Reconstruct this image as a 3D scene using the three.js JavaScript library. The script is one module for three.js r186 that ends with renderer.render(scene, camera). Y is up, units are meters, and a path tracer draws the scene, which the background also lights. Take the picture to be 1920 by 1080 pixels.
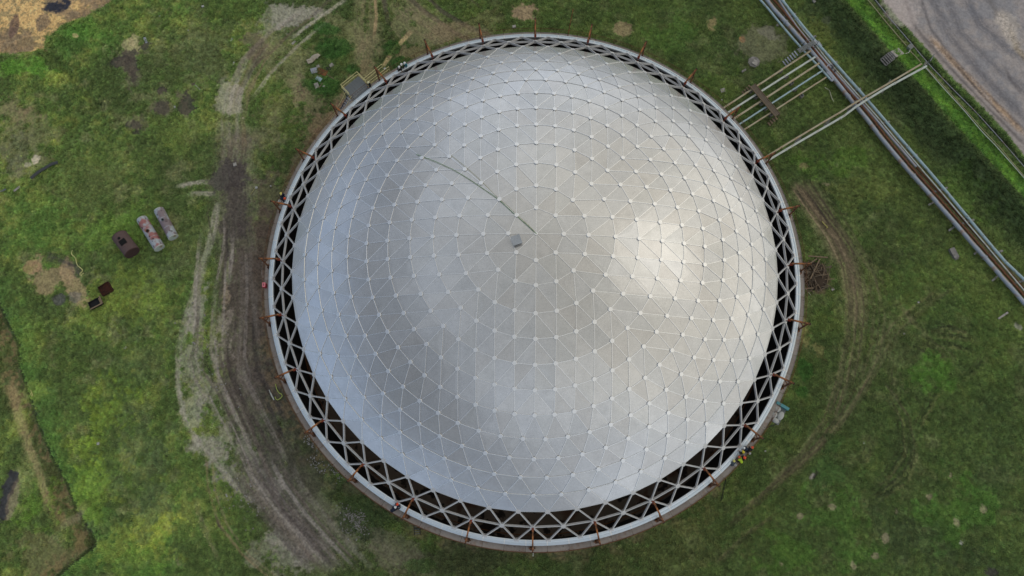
import * as THREE from 'three';
import { mergeGeometries, mergeVertices } from 'three/addons/utils/BufferGeometryUtils.js';
import { MarchingCubes } from 'three/addons/objects/MarchingCubes.js';

const H = 13.4;                                   // height of the dome's base ring above the ground
const V3 = (x, y, z) => new THREE.Vector3(x, y, z);
const scene = new THREE.Scene();

// ------------------------------------------------------------------ camera
const camera = new THREE.PerspectiveCamera(40.1034, 16 / 9, 1, 9000);
camera.position.set(-1.3732, 86.6733 + H, 25.9232);
camera.rotation.set(-1.3071875, 0.01194, 0.017134, 'XYZ');
camera.updateMatrixWorld(true);

// ------------------------------------------------------------------ noise helpers
let seed = 1234567;
function rnd() { seed = (seed + 0x6D2B79F5) | 0; let t = Math.imul(seed ^ (seed >>> 15), 1 | seed); t = (t + Math.imul(t ^ (t >>> 7), 61 | t)) ^ t; return ((t ^ (t >>> 14)) >>> 0) / 4294967296; }
const rr = (a, b) => a + (b - a) * rnd();
const NT = new Float32Array(65536); for (let i = 0; i < 65536; i++) NT[i] = rnd();
function vn(x, y, s = 0) {                        // value noise 0..1, period 256
  const xi = Math.floor(x), yi = Math.floor(y); let fx = x - xi, fy = y - yi; fx = fx * fx * (3 - 2 * fx); fy = fy * fy * (3 - 2 * fy);
  const a = (xi + s * 37) & 255, b = (a + 1) & 255, c = ((yi + s * 91) & 255) << 8, d = ((yi + 1 + s * 91) & 255) << 8;
  const p = NT[a | c], q = NT[b | c], r = NT[a | d], t = NT[b | d];
  return p + (q - p) * fx + (r - p) * fy + (p - q - r + t) * fx * fy;
}
function fbm(x, y, o, s = 0) { let v = 0, a = .5, n = 0; for (let i = 0; i < o; i++) { v += a * vn(x, y, s + i); n += a; a *= .5; x *= 2.03; y *= 2.03; } return v / n; }
const ss = (a, b, x) => { x = Math.min(1, Math.max(0, (x - a) / (b - a))); return x * x * (3 - 2 * x); };
const mix = (a, b, t) => a + (b - a) * t;
const toLin = c => { c /= 255; return c <= .04045 ? c / 12.92 : Math.pow((c + .055) / 1.055, 2.4); };
const toS = c => { c = Math.min(1, Math.max(0, c)); return 255 * (c <= .0031308 ? c * 12.92 : 1.055 * Math.pow(c, 1 / 2.4) - .055); };

// ------------------------------------------------------------------ sky and veiled sun
const SK = 2.9, SUN = V3(.655, .73, -.235).normalize();
{
  const w = 512, h = 256, d = new Float32Array(w * h * 4), v = V3();
  for (let j = 0; j < h; j++) for (let i = 0; i < w; i++) {
    const el = ((j + .5) / h - .5) * Math.PI, az = ((i + .5) / w - .5) * 2 * Math.PI;
    v.set(Math.cos(el) * Math.cos(az), Math.sin(el), Math.cos(el) * Math.sin(az));
    const cs = v.dot(SUN), ang = Math.acos(Math.min(1, Math.max(-1, cs))) * 57.3, e = Math.max(0, v.y);
    const k = 1 - e, s = (1 + cs) / 2;
    const cx = v.x / (e + .25), cz = v.z / (e + .25);
    const cl = (fbm(cx * 1.3 + 20, cz * 1.3 + 40, 5, 3) - .5) * 2, cb = ss(.40, .58, fbm(cx * 2.1 + 7, cz * 2.1 + 3, 4, 8)), y2 = v.y + .07 * cl;   // thin streaks and broken cloud masses
    const g = .12 * Math.exp(-ang * ang / 2 / 40 / 40) + .10 * Math.exp(-ang * ang / 2 / 12 / 12), eld = el * 57.3;
    const strip = (1 - ss(.25, .62, s)) * (1 - ss(.36, .45, y2)) * ss(.03, .14, v.y) * .95;          // paler, bluer air low down opposite the sun, under the edge of the cloud
    const m = mix(.36, 1.0, ss(.50, .66, s + .05 * cl)), wm = ss(.72, .95, s), c = (1 + .22 * cl) * mix(.82, 1.14, cb) * (1 - .24 * ss(.87, .91, y2));
    const i4 = (j * w + i) * 4;
    d[i4] = SK * (mix(.74, 1.70, k) * m * c * mix(.66, 1, s) * (1 + .30 * wm) + g * 1.55 + strip * .36);
    d[i4 + 1] = SK * (mix(.77, 1.72, k) * m * c * mix(.84, 1, s) * (1 + .20 * wm) + g * 1.46 + strip * .52);
    d[i4 + 2] = SK * (mix(.82, 1.78, k) * m * c * mix(1.14, .95, s) * (1 + .04 * wm) + g * 1.34 + strip * .80);
    d[i4 + 3] = 1;
  }
  const t = new THREE.DataTexture(d, w, h, THREE.RGBAFormat, THREE.FloatType);
  t.mapping = THREE.EquirectangularReflectionMapping; t.magFilter = t.minFilter = THREE.LinearFilter; t.wrapS = THREE.RepeatWrapping; t.needsUpdate = true;
  scene.background = t; scene.environment = t;
}
const sun = new THREE.DirectionalLight(new THREE.Color(1, .95, .87), .5);
sun.position.copy(SUN).multiplyScalar(150); sun.castShadow = true; sun.shadow.radius = 48;
Object.assign(sun.shadow.camera, { left: -95, right: 95, top: 95, bottom: -95, near: 1, far: 400 });
sun.shadow.mapSize.set(4096, 4096); scene.add(sun); scene.add(sun.target);
const renderer = new THREE.WebGLRenderer({ antialias: true });
renderer.toneMapping = THREE.LinearToneMapping; renderer.toneMappingExposure = .2; renderer.shadowMap.enabled = true;

// ------------------------------------------------------------------ placing
const F = 1479.483, CM = camera.matrixWorld, CP = camera.position;
function ray(px, py) { return V3((px - 960) / F, -(py - 540) / F, -1).transformDirection(CM); }
function at(px, py, y = 0) { const d = ray(px, py); return CP.clone().addScaledVector(d, (y - CP.y) / d.y); }   // point of the place at height y
const names = {};
function numbered(n) { const k = names[n] = (names[n] ?? -1) + 1; return k ? n + '_' + String(k).padStart(3, '0') : n; }
function tag(o, label, category, group, kind) { if (label) o.userData.label = label; if (category) o.userData.category = category; if (group) o.userData.group = group; if (kind) o.userData.kind = kind; return o; }
function thing(name, label, category, pos, turn = 0, group) { const o = new THREE.Group(); o.name = numbered(name); if (pos) o.position.copy(pos); o.rotation.y = turn; scene.add(o); return tag(o, label, category, group); }
function mesh(name, geo, mat, parent) { const m = new THREE.Mesh(Array.isArray(geo) ? merge(geo) : geo, mat); m.castShadow = m.receiveShadow = true; m.name = parent ? name : numbered(name); (parent ?? scene).add(m); return m; }
function merge(gs) { const idx = gs.some(g => !g.index); const l = idx ? gs.map(g => g.index ? g.toNonIndexed() : g) : gs; const cm = l.every(g => g.attributes.color); for (const g of l) { for (const a of Object.keys(g.attributes)) if (!['position', 'normal', 'uv'].includes(a) && !(a === 'color' && cm)) g.deleteAttribute(a); if (!g.attributes.uv) g.setAttribute('uv', new THREE.BufferAttribute(new Float32Array(g.attributes.position.count * 2), 2)); } return mergeGeometries(l); }
const Q = new THREE.Quaternion(), UP = V3(0, 1, 0);
function box(w, h, d, x = 0, y = 0, z = 0, rx = 0, ry = 0, rz = 0) {          // box with uv in metres
  const g = new THREE.BoxGeometry(w, h, d), u = g.attributes.uv, S = [[d, h], [d, h], [w, d], [w, d], [w, h], [w, h]];
  for (let i = 0; i < 24; i++) { const s = S[i >> 2]; u.setXY(i, u.getX(i) * s[0], u.getY(i) * s[1]); }
  g.rotateX(rx); g.rotateY(ry); g.rotateZ(rz); return g.translate(x, y, z);
}
function cyl(a, b, r1, r2 = r1, seg = 10, caps = true) {                      // tapered bar from a to b
  const d = b.clone().sub(a), L = d.length(), g = new THREE.CylinderGeometry(r2, r1, L, seg, 1, !caps), u = g.attributes.uv;
  for (let i = 0; i < (seg + 1) * 2; i++) u.setXY(i, u.getX(i) * 6.28 * r1, u.getY(i) * L);
  g.applyQuaternion(new THREE.Quaternion().setFromUnitVectors(UP, d.normalize())); return g.translate((a.x + b.x) / 2, (a.y + b.y) / 2, (a.z + b.z) / 2);
}
function bar(a, b, w, h, up = UP) {                                           // square bar from a to b, h along up
  const d = b.clone().sub(a), L = d.length(), g = box(w, h, L); d.normalize();
  const x = V3().crossVectors(up, d).normalize(), y = V3().crossVectors(d, x);
  g.applyMatrix4(new THREE.Matrix4().makeBasis(x, y, d)); return g.translate((a.x + b.x) / 2, (a.y + b.y) / 2, (a.z + b.z) / 2);
}
function tube(pts, r, seg = 8, per = 1.2, tension = .15) {
  const c = new THREE.CatmullRomCurve3(pts, false, 'catmullrom', tension), L = c.getLength(), n = Math.max(2, Math.ceil(L / per)), g = new THREE.TubeGeometry(c, n, r, seg), u = g.attributes.uv;
  for (let i = 0; i < u.count; i++) u.setXY(i, u.getX(i) * L, u.getY(i) * 6.28 * r); return g;
}
function lathe(pts, seg = 168) { return new THREE.LatheGeometry(pts.map(p => new THREE.Vector2(p[0], p[1])), seg); }

// ------------------------------------------------------------------ materials
function tex(n, m, fn, srgb = true) {                                         // n x n repeating texture of m metres; fn(u,v) gives 0..255 rgb
  const d = new Uint8Array(n * n * 4);
  for (let j = 0; j < n; j++) for (let i = 0; i < n; i++) { const c = fn(i / n, j / n), k = (j * n + i) * 4; d[k] = c[0]; d[k + 1] = c[1]; d[k + 2] = c[2]; d[k + 3] = 255; }
  const t = new THREE.DataTexture(d, n, n); t.wrapS = t.wrapT = THREE.RepeatWrapping; t.magFilter = THREE.LinearFilter; t.minFilter = THREE.LinearMipmapLinearFilter; t.generateMipmaps = true;
  t.repeat.set(1 / m, 1 / m); if (srgb) t.colorSpace = THREE.SRGBColorSpace; t.needsUpdate = true; return t;
}
const tile = (u, v, f, o, s) => { const a = fbm(u * f, v * f, o, s), b = fbm((u - 1) * f, v * f, o, s), c = fbm(u * f, (v - 1) * f, o, s), d = fbm((u - 1) * f, (v - 1) * f, o, s); return mix(mix(a, b, u), mix(c, d, u), v); };
const blend = (a, b, t) => [mix(a[0], b[0], t), mix(a[1], b[1], t), mix(a[2], b[2], t)];
const speck = tex(512, 7.3, (u, v) => { const a = .5 * tile(u, v, 9, 4, 5) + .5 * tile(u, v, 60, 3, 9), k = 205 + 44 * (a - .5) + 20 * (rnd() - .5); return [k, k, k]; });
const speckR = tex(512, 7.3, (u, v) => { const a = .55 * tile(u, v, 7, 4, 15) + .45 * tile(u, v, 70, 3, 19), k = 215 + 30 * (a - .5) + 10 * (rnd() - .5); return [k, k, k]; }, false);
const rustMap = tex(256, 1.7, (u, v) => blend(blend([80, 54, 40], [128, 84, 54], ss(.35, .65, tile(u, v, 6, 4, 2))), [52, 36, 32], ss(.55, .75, tile(u, v, 14, 4, 7))));
const walkMap = tex(512, 5.1, (u, v) => { const r = ss(.55, .72, tile(u, v, 7, 5, 4)); let c = blend([122, 115, 110], [148, 141, 136], tile(u, v, 22, 4, 8)); c = blend(c, [116, 92, 78], r * .5); return blend(c, [54, 44, 40], ss(.68, .76, tile(u, v, 26, 4, 11)) * .7); });
const paintMap = tex(512, 4.3, (u, v) => { let c = blend([196, 202, 200], [172, 180, 180], tile(u, v, 9, 4, 3)); return blend(c, [138, 108, 84], ss(.60, .74, tile(u, v, 13, 5, 6)) * .75); });
const tanMap = tex(512, 4.7, (u, v) => { let c = blend([176, 170, 146], [150, 134, 104], tile(u, v, 7, 4, 13)); return blend(c, [132, 90, 58], ss(.58, .72, tile(u, v, 10, 5, 16)) * .8); });
const bigMap = tex(512, 6.1, (u, v) => { let c = blend([124, 128, 136], [150, 154, 160], tile(u, v, 8, 4, 23)); return blend(c, [138, 104, 82], ss(.52, .7, tile(u, v, 9, 5, 26)) * .7); });
const concMap = tex(256, 2.3, (u, v) => { const k = 128 + 70 * (tile(u, v, 10, 5, 31) - .5) + 16 * (rnd() - .5); return [k + 3, k, k - 3]; });
const woodMap = tex(256, 1.9, (u, v) => blend([112, 98, 82], [76, 66, 56], tile(u, v * .3, 24, 4, 33)));
const drumMap = tex(256, 1.9, (u, v) => blend([104, 86, 84], [82, 66, 64], tile(u, v, 12, 4, 91)));
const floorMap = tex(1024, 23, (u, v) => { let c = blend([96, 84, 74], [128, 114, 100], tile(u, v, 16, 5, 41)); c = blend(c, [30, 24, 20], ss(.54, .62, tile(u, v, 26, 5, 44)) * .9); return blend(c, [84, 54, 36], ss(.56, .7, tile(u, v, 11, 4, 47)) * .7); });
const std = o => new THREE.MeshStandardMaterial(o);
const M = {};
M.panels = [[.66, .66, .65], [.635, .64, .64], [.685, .68, .67], [.645, .635, .62], [.67, .675, .68], [.655, .66, .665], [.70, .695, .685]].map((c, i) => std({ color: new THREE.Color(c[0] * 1.55, c[1] * 1.55, c[2] * 1.55), map: speck, metalness: .70, roughness: [.27, .31, .25, .29, .26, .32, .28][i], roughnessMap: speckR }));
M.batten = std({ color: new THREE.Color(.92, .92, .92), metalness: 1, roughness: .38 });
M.hub = std({ color: new THREE.Color(.88, .88, .88), metalness: 1, roughness: .45 });
M.strut = std({ color: new THREE.Color(1.02, 1.02, 1.03), map: speck, metalness: .2, roughness: .5 });
M.gutter = std({ color: new THREE.Color(.70, .77, .83), metalness: .4, roughness: .4 });
M.strap = std({ color: new THREE.Color(.84, .85, .85), metalness: .2, roughness: .4 });
M.rust = std({ map: rustMap, color: 0xffffff, roughness: .85, metalness: .1 });
M.jib = std({ map: rustMap, color: new THREE.Color(1.7, 1.6, 1.2), roughness: .8, metalness: .1 });
M.jibEnd = std({ color: 0xb8452a, map: speck, roughness: .7 });
M.walk = std({ map: walkMap, color: new THREE.Color(1.5, 1.5, 1.5), roughness: .9 });
M.walk2 = std({ map: walkMap, color: new THREE.Color(1.3, 1.28, 1.27), roughness: .9 });
M.shell = std({ map: walkMap, color: 0xb0a59c, roughness: .85 });
M.floor = std({ map: floorMap, color: new THREE.Color(1.35, 1.35, 1.35), roughness: .8 });
M.paleBlue = std({ map: paintMap, color: new THREE.Color(.72, .92, 1.02), roughness: .55 });
M.pale = std({ map: paintMap, color: new THREE.Color(1.15, 1.15, 1.08), roughness: .6 });
M.tan = std({ map: tanMap, color: new THREE.Color(1.2, 1.22, 1.28), roughness: .75 });
M.big = std({ map: bigMap, color: new THREE.Color(1.35, 1.42, 1.5), roughness: .5, metalness: .25 });
M.grey = std({ map: bigMap, color: new THREE.Color(1.35, 1.36, 1.42), roughness: .6 });
M.conc = std({ map: concMap, roughness: .95 });
M.concPale = std({ map: concMap, color: new THREE.Color(1.5, 1.5, 1.45), roughness: .95 });
M.wood = std({ map: woodMap, color: new THREE.Color(1.35, 1.42, 1.5), roughness: .95 });
M.planks = std({ map: woodMap, color: new THREE.Color(1.9, 1.85, 1.7), roughness: .9 });
M.dark = std({ color: 0x17161a, roughness: .7 });
M.black = std({ color: 0x090909, roughness: .95 });
M.steel = std({ map: speck, color: 0x8f9598, metalness: .6, roughness: .5 });
M.white = std({ color: 0xd8dad6, map: speck, roughness: .7 });
M.yellowRail = std({ color: 0xd8cf94, roughness: .6 });

// ------------------------------------------------------------------ terrain
const X0 = -84, X1 = 82, Z0 = -54, Z1 = 42, TW = 2048, TH = 1184;
const gp = l => l.map(p => { const v = at(p[0], p[1], 0); return [v.x, v.z]; });
function near(L, x, z) {                                                      // [distance, side, arc length] to a polyline of ground points
  let bd = 1e9, bs = 0, bl = 0, acc = 0;
  for (let i = 0; i + 1 < L.length; i++) {
    const ax = L[i][0], az = L[i][1], dx = L[i + 1][0] - ax, dz = L[i + 1][1] - az, q = dx * dx + dz * dz, l = Math.sqrt(q);
    let t = ((x - ax) * dx + (z - az) * dz) / q; t = t < 0 ? 0 : t > 1 ? 1 : t;
    const ex = x - ax - t * dx, ez = z - az - t * dz, d = ex * ex + ez * ez;
    if (d < bd) { bd = d; bs = (dx * ez - dz * ex) > 0 ? 1 : -1; bl = acc + t * l; }
    acc += l;
  }
  return [Math.sqrt(bd), bs, bl];
}
const bankL = gp([[-60, 440], [0, 560], [18, 605], [38, 640], [40, 680], [55, 730], [75, 790], [100, 850], [130, 905], [150, 955], [182, 1010], [184, 1026], [150, 1050], [110, 1085], [60, 1130]]);
const reedL = gp([[-60, 112], [0, 106], [55, 101], [88, 98], [92, 75], [120, 50], [165, 33], [215, 2], [260, -40]]);
const ditchL = gp([[88, 98], [98, 112], [125, 140], [160, 172], [180, 200]]);
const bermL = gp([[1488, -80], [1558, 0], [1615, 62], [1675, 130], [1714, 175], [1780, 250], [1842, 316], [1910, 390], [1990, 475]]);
const chanL = gp([[1570, -80], [1643, 0], [1672, 36], [1709, 78], [1744, 117], [1786, 164], [1836, 215], [1880, 262], [1930, 318], [2010, 410]]);
const roadL = gp([[1580, -80], [1652, 0], [1700, 53], [1736, 93], [1778, 140], [1832, 192], [1874, 236], [1930, 305], [2010, 400]]);
function relief(x, z) {
  let h = .10 * (fbm(x * .11 + 9, z * .11 + 5, 3, 1) - .5) + .05 * (fbm(x * .6, z * .6, 2, 2) - .5);
  let [d, s] = near(bankL, x, z); if (s > 0) h -= 1.15 * ss(0, 1.1, d) * (1 - .7 * ss(4, 11, d)); else h += .25 * (1 - ss(0, 2.5, d));
  [d, s] = near(reedL, x, z); if (s < 0) h -= 1.2 * ss(0, 1.3, d); else h += .35 * (1 - ss(0, 3, d));
  d = near(ditchL, x, z)[0]; h -= .6 * (1 - ss(.2, 1.5, d));
  [d, s] = near(bermL, x, z); h += 2.0 * (s > 0 ? 1 - ss(.2, 3.3, d) : 1 - ss(.2, 3.0, d));
  d = near(chanL, x, z)[0]; h -= .35 * (1 - ss(.1, .7, d));
  const R = Math.hypot(x, z); return h * ss(30.5, 33, R);
}

// ------------------------------------------------------------------ ground colour and fine relief (earth, grass, ruts; flat colour, with shade painted on bank and berm)
const CR = new Float32Array(TW * TH), CG = new Float32Array(TW * TH), CB = new Float32Array(TW * TH), BH = new Float32Array(TW * TH);
const A = .46, alb = c => c.map(v => toLin(v) / A);
const mx = (X1 - X0) / TW, mz = (Z1 - Z0) / TH;
{
  const g1 = alb([57, 70, 38]), g2 = alb([70, 88, 43]), g3 = alb([98, 104, 54]), g4 = alb([94, 90, 66]), g5 = alb([48, 58, 38]);
  for (let j = 0; j < TH; j++) for (let i = 0; i < TW; i++) {
    const x = X0 + (i + .5) * mx, z = Z0 + (j + .5) * mz, k = j * TW + i;
    const a = fbm(x * .07 + 3, z * .07 + 8, 4, 11), b = fbm(x * .33, z * .33, 4, 15), c = fbm(x * 1.3, z * 1.3, 3, 19), f = vn(x * 4.7, z * 4.7, 23) * .6 + vn(x * 9.1, z * 9.1, 25) * .4, n = rnd();
    let t = ss(.3, .7, a * .45 + b * .35 + c * .2 + (f - .5) * .3), u = ss(.52, .74, b * .6 + a * .4 + (c - .5) * .5), w = ss(.58, .76, fbm(x * .5 + 50, z * .5 + 20, 5, 29) + (f - .5) * .25), v = ss(.54, .72, c * .6 + f * .4);
    const left = ss(-24, -44, x + 4 * (a - .5));                              // older, yellower sward on the west side
    const br = (.78 + .44 * f + .26 * (n - .5)) * mix(1.14, 1.36, left);
    const o = [0, 1, 2].map(q => { let s = mix(g1[q], g2[q], t * mix(.75, 1.1, left)); s = mix(s, g3[q], u * mix(.2, .7, left)); s = mix(s, g4[q], w * mix(.22, .4, left)); s = mix(s, g5[q], v * .3); return s * br; });
    CR[k] = o[0]; CG[k] = o[1]; CB[k] = o[2]; BH[k] = .5 + .26 * (f - .5) + .22 * (c - .5) + .1 * (n - .5);
  }
}
function put(k, c, m, keep = .55) { const l = (CR[k] + CG[k] + CB[k]) / .26, s = mix(1, Math.min(1.6, Math.max(.5, l)), keep); CR[k] += (c[0] * s - CR[k]) * m; CG[k] += (c[1] * s - CG[k]) * m; CB[k] += (c[2] * s - CB[k]) * m; }
function each(x0, x1, z0, z1, fn) { const i0 = Math.max(0, Math.floor((x0 - X0) / mx)), i1 = Math.min(TW - 1, Math.ceil((x1 - X0) / mx)), j0 = Math.max(0, Math.floor((z0 - Z0) / mz)), j1 = Math.min(TH - 1, Math.ceil((z1 - Z0) / mz)); for (let j = j0; j <= j1; j++) for (let i = i0; i <= i1; i++) fn(X0 + (i + .5) * mx, Z0 + (j + .5) * mz, j * TW + i); }
let pn = 0;
function blob(px, py, rx, ry, col, str = .8, rough = .9, dep = 0, turn = 0, keep = .5) {   // ragged patch; radii in photo pixels
  const c = at(px, py), m = 1 / 15, a = rx * m, b = ry * m, C = alb(col), R = Math.max(a, b) * 1.6, s = ++pn, ct = Math.cos(turn), st = Math.sin(turn);
  each(c.x - R, c.x + R, c.z - R, c.z + R, (x, z, k) => {
    const dx = x - c.x, dz = z - c.z, u = (dx * ct + dz * st) / a, v = (dz * ct - dx * st) / b;
    const d = Math.hypot(u, v) + rough * (fbm(x * .45 + s * 7, z * .45 + s * 3, 4, s) - .5) * 1.3 + rough * .6 * (fbm(x * 2.6, z * 2.6 + s, 3, s + 3) - .5);
    const m = (1 - ss(.7, 1.02, d)) * str; if (m > 0) { put(k, C, m, keep); BH[k] += dep * m; }
  });
}
function streak(pts, wid, col, str = .8, o = {}) {                            // worn track; width in metres, streaky along its length
  const L = gp(pts), C = alb(col), C2 = o.col2 ? alb(o.col2) : C, s = ++pn, hw = wid / 2; let x0 = 1e9, x1 = -1e9, z0 = 1e9, z1 = -1e9;
  for (const p of L) { x0 = Math.min(x0, p[0]); x1 = Math.max(x1, p[0]); z0 = Math.min(z0, p[1]); z1 = Math.max(z1, p[1]); }
  const tot = near(L, L[L.length - 1][0], L[L.length - 1][1])[2], e = o.edge ?? .5, br = o.broken ?? .5;
  each(x0 - wid, x1 + wid, z0 - wid, z1 + wid, (x, z, k) => {
    let [d, sd, l] = near(L, x, z); if (d > wid) return; const t = d * sd;
    const n1 = fbm(x * .5 + s * 5, z * .5 + s, 4, s), n2 = vn(l * .2 + s * 9 + n1 * 1.5, t * (o.fine ?? 3.2) + s * 3 + n1 * 2, s + 2) * .5 + vn(l * .62 + s * 9, t * 6 + s + n1 * 3, s + 5) * .3 + vn(l * 1.6 + s, t * 9 + s, s + 6) * .2, n3 = fbm(x * 3.1, z * 3.1, 2, s + 7);
    let m = 1 - ss(1 - e, 1 + e * .6, d / hw + (n1 - .5) * 1.1 * e);
    m *= mix(1, ss(.28, .62, n2 * .65 + n1 * .2 + n3 * .3 - .03), br) * str; m *= ss(0, o.fade ?? 2.5, l) * ss(0, o.fade ?? 2.5, tot - l);
    if (m > .004) { const q = o.col2 ? ss(.4, .62, n2) : 0; put(k, [mix(C[0], C2[0], q), mix(C[1], C2[1], q), mix(C[2], C2[2], q)], m, o.keep ?? .6); BH[k] += (o.dep ?? 0) * m; }
  });
}
//GROUND
{ // soil and vegetation regions, plus painted shade of bank and berm
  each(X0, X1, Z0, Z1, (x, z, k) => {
    const n = fbm(x * .6 + 11, z * .6 + 4, 4, 61) - .5, n2 = fbm(x * 2.3, z * 2.3, 3, 63) - .5, n3 = fbm(x * .16, z * .16, 3, 65) - .5;
    let [d, s] = near(reedL, x, z);                                            // tan reeds beyond the north-west bank
    if (s < 0) { let m = ss(.5, 1.6, d + n * 4 + n2 * 1.6); let c = blend(alb([146, 120, 80]), alb([108, 94, 66]), ss(-.12, .15, n2 + n * .6)); c = blend(c, alb([84, 72, 60]), ss(.02, .14, n3 + n * .4) * .7); put(k, c, m, .7); }
    [d, s] = near(bankL, x, z);                                                // brown trampled strip below the west bank
    if (s > 0) { const m = ss(.3, 1, d + n) * (1 - ss(2.0, 4.4, d + n * 3)); put(k, blend(alb([84, 72, 48]), alb([62, 66, 38]), ss(-.1, .1, n2 + n)), m * .85, .7); const q = (1 - ss(.2, 1.0, d + n2)) ; put(k, alb([34, 42, 26]), q * .75, .8); }  // second tone: shade of the bank face put into the colour
    else { const q = (1 - ss(.4, 3.2, d + n * 5)); put(k, alb([60, 88, 40]), q * .55, .9); }
    [d, s] = near(bermL, x, z);  // berm grass: left slope darkened to carry its shade, right slope brighter
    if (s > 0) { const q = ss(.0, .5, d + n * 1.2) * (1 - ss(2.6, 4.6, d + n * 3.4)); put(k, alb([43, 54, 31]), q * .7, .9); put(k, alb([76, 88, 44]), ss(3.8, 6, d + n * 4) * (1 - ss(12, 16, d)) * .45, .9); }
    else { const q = (1 - ss(3.2, 4.6, d + n * 2.4)); put(k, blend(alb([56, 84, 32]), alb([70, 98, 36]), ss(-.1, .1, n2 + n)), q * .85, .9); }
    d = near(chanL, x, z)[0]; put(k, alb([26, 34, 25]), (1 - ss(.16, .42, d + n2 * .4)) * .85, .6);
    [d, s] = near(roadL, x, z);
    if (s < 0) { const m = ss(-.1, .35, d + n2 * .6); let c = blend(alb([116, 110, 108]), alb([104, 102, 104]), ss(-.2, .2, n + n2 * .3)); c = blend(c, alb([126, 116, 110]), ss(.5, 0, d / 9) * .5); put(k, c, m, .04); BH[k] = mix(BH[k], .5 + .1 * n2, m); }
    else { const cd = near(chanL, x, z); if (cd[1] < 0) put(k, alb([66, 84, 44]), ss(.3, .6, cd[0] + n2 * .4) * .8, .8); }
    const R = Math.hypot(x, z), az = Math.atan2(x, -z);                        // bare, rust-stained strip round the tank foot
    const west = ss(.25, .8, -Math.sin(az - .35));
    const q = 1 - ss(mix(.6, 4.2, west), mix(2.4, 8.5, west), R - 31 + n * 5); put(k, blend(alb([78, 62, 48]), alb([54, 46, 40]), ss(-.1, .12, n2 + n)), q * mix(.55, .85, west), .6);
  });
}
const MUD = [62, 57, 53], PALE = [122, 115, 107], TANP = [122, 106, 82], RUT = [52, 46, 40], BRN = [96, 82, 64];
// west haul road: churned mud, pale dried wheel tracks, grass left between
streak([[452, 230], [440, 320], [445, 400], [450, 500], [452, 600], [450, 690], [468, 770]], 6.8, [80, 72, 65], .85, { col2: [66, 58, 52], broken: .45, edge: .8, keep: .45, dep: -.04 });
streak([[455, 700], [468, 770], [490, 835], [520, 905], [556, 965], [600, 1025], [660, 1090]], 7.4, [86, 79, 72], .6, { col2: [70, 63, 57], broken: .9, edge: .9, keep: .5, dep: -.04, fade: 6 });
blob(470, 560, 40, 190, [64, 55, 49], .7, 1.6, 0, 0, .5); blob(500, 440, 26, 120, [60, 50, 42], .65, 1.6, 0, 0, .5); blob(424, 330, 34, 36, [52, 47, 46], .8, 1.6, 0, 0, .4); blob(436, 410, 26, 110, [56, 50, 47], .75, 1.6, 0, 0, .4); blob(470, 760, 40, 110, [66, 59, 54], .5, 1.8, 0, -.3, .4); blob(540, 930, 34, 90, [74, 68, 64], .5, 1.8, 0, -.6, .4); blob(520, 840, 30, 70, [52, 47, 42], .5, 1.8, 0, -.5, .4);
streak([[409, 365], [400, 420], [384, 480], [363, 545], [344, 605], [334, 665], [334, 725], [346, 790], [372, 830], [415, 880], [462, 935]], .8, PALE, .5, { broken: .75, keep: .4, dep: -.03 });
streak([[414, 372], [404, 430], [392, 480], [372, 545], [352, 605], [344, 660]], .5, PALE, .35, { broken: .8, keep: .4 });
for (const [x, y, a, b, c, t] of [[374, 580, 14, 60, PALE, .25], [362, 660, 18, 60, [112, 105, 97], 0], [385, 720, 22, 60, [108, 100, 92], -.1], [362, 780, 16, 50, PALE, -.2], [395, 830, 30, 46, [112, 105, 98], -.4], [440, 900, 22, 60, [112, 105, 98], -.6], [420, 640, 16, 50, [116, 106, 96], 0], [423, 560, 10, 30, [120, 104, 86], 0], [470, 860, 20, 60, [108, 101, 95], -.5], [520, 960, 26, 70, [118, 112, 106], -.6], [560, 1030, 40, 50, [104, 98, 92], -.7], [500, 1040, 30, 40, [104, 98, 88], -.6]]) blob(x, y, a, b, c, .42, 2.3, 0, t, .5);
for (let i = 0; i < 34; i++) { const o = rr(-70, 56), y0 = rr(340, 760), y1 = y0 + rr(90, 320), e = rr(-8, 8), X = y => 445 + o + (y > 690 ? (y - 690) * .50 : 0) - (o < -10 ? Math.max(0, y - 420) * .10 * Math.min(1, -o / 60) * (y < 700 ? 1 : .8) : 0), P = []; for (let k = 0; k <= 5; k++) { const y = y0 + (y1 - y0) * k / 5; P.push([X(y) + e * Math.sin(k), y]); } streak(P, rr(.25, .8), [[48, 43, 40], [108, 100, 93], [58, 51, 46], [88, 80, 72], [116, 108, 101]][i % 5], rr(.45, .75), { broken: .8, fine: 4, keep: .4, dep: i % 5 % 2 ? 0 : -.06, fade: 4 }); }
for (let i = 0; i < 22; i++) { const o = rr(-60, 70), x0 = 470 + o, P = [[x0, 850 + rr(-20, 20)], [x0 + 34, 910], [x0 + 74, 965], [x0 + 124, 1020], [x0 + 180, 1080]]; streak(P, rr(.3, .9), [[58, 52, 50], [106, 100, 94], [84, 76, 68], [66, 59, 54]][i % 4], rr(.4, .7), { broken: .85, fine: 4, keep: .4, dep: -.04, fade: 4 }); }
streak([[445, 300], [432, 230], [440, 175], [468, 118], [520, 62], [580, 20], [640, -30]], 4.2, [96, 89, 78], .28, { broken: .95, col2: [84, 72, 58], keep: .5, edge: .9 });
for (let i = 0; i < 14; i++) { const o = rr(-26, 30); streak([[436 + o, 296], [432 + o, 225], [442 + o, 172], [470 + o * 1.1, 112], [520 + o, 60], [590 + o, 12]].slice(i % 3, 4 + i % 3), rr(.3, .8), [[108, 101, 93], [66, 57, 50], [98, 82, 62], [98, 91, 82]][i % 4], .36, { broken: .8, keep: .4, fade: 4 }); }
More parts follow.
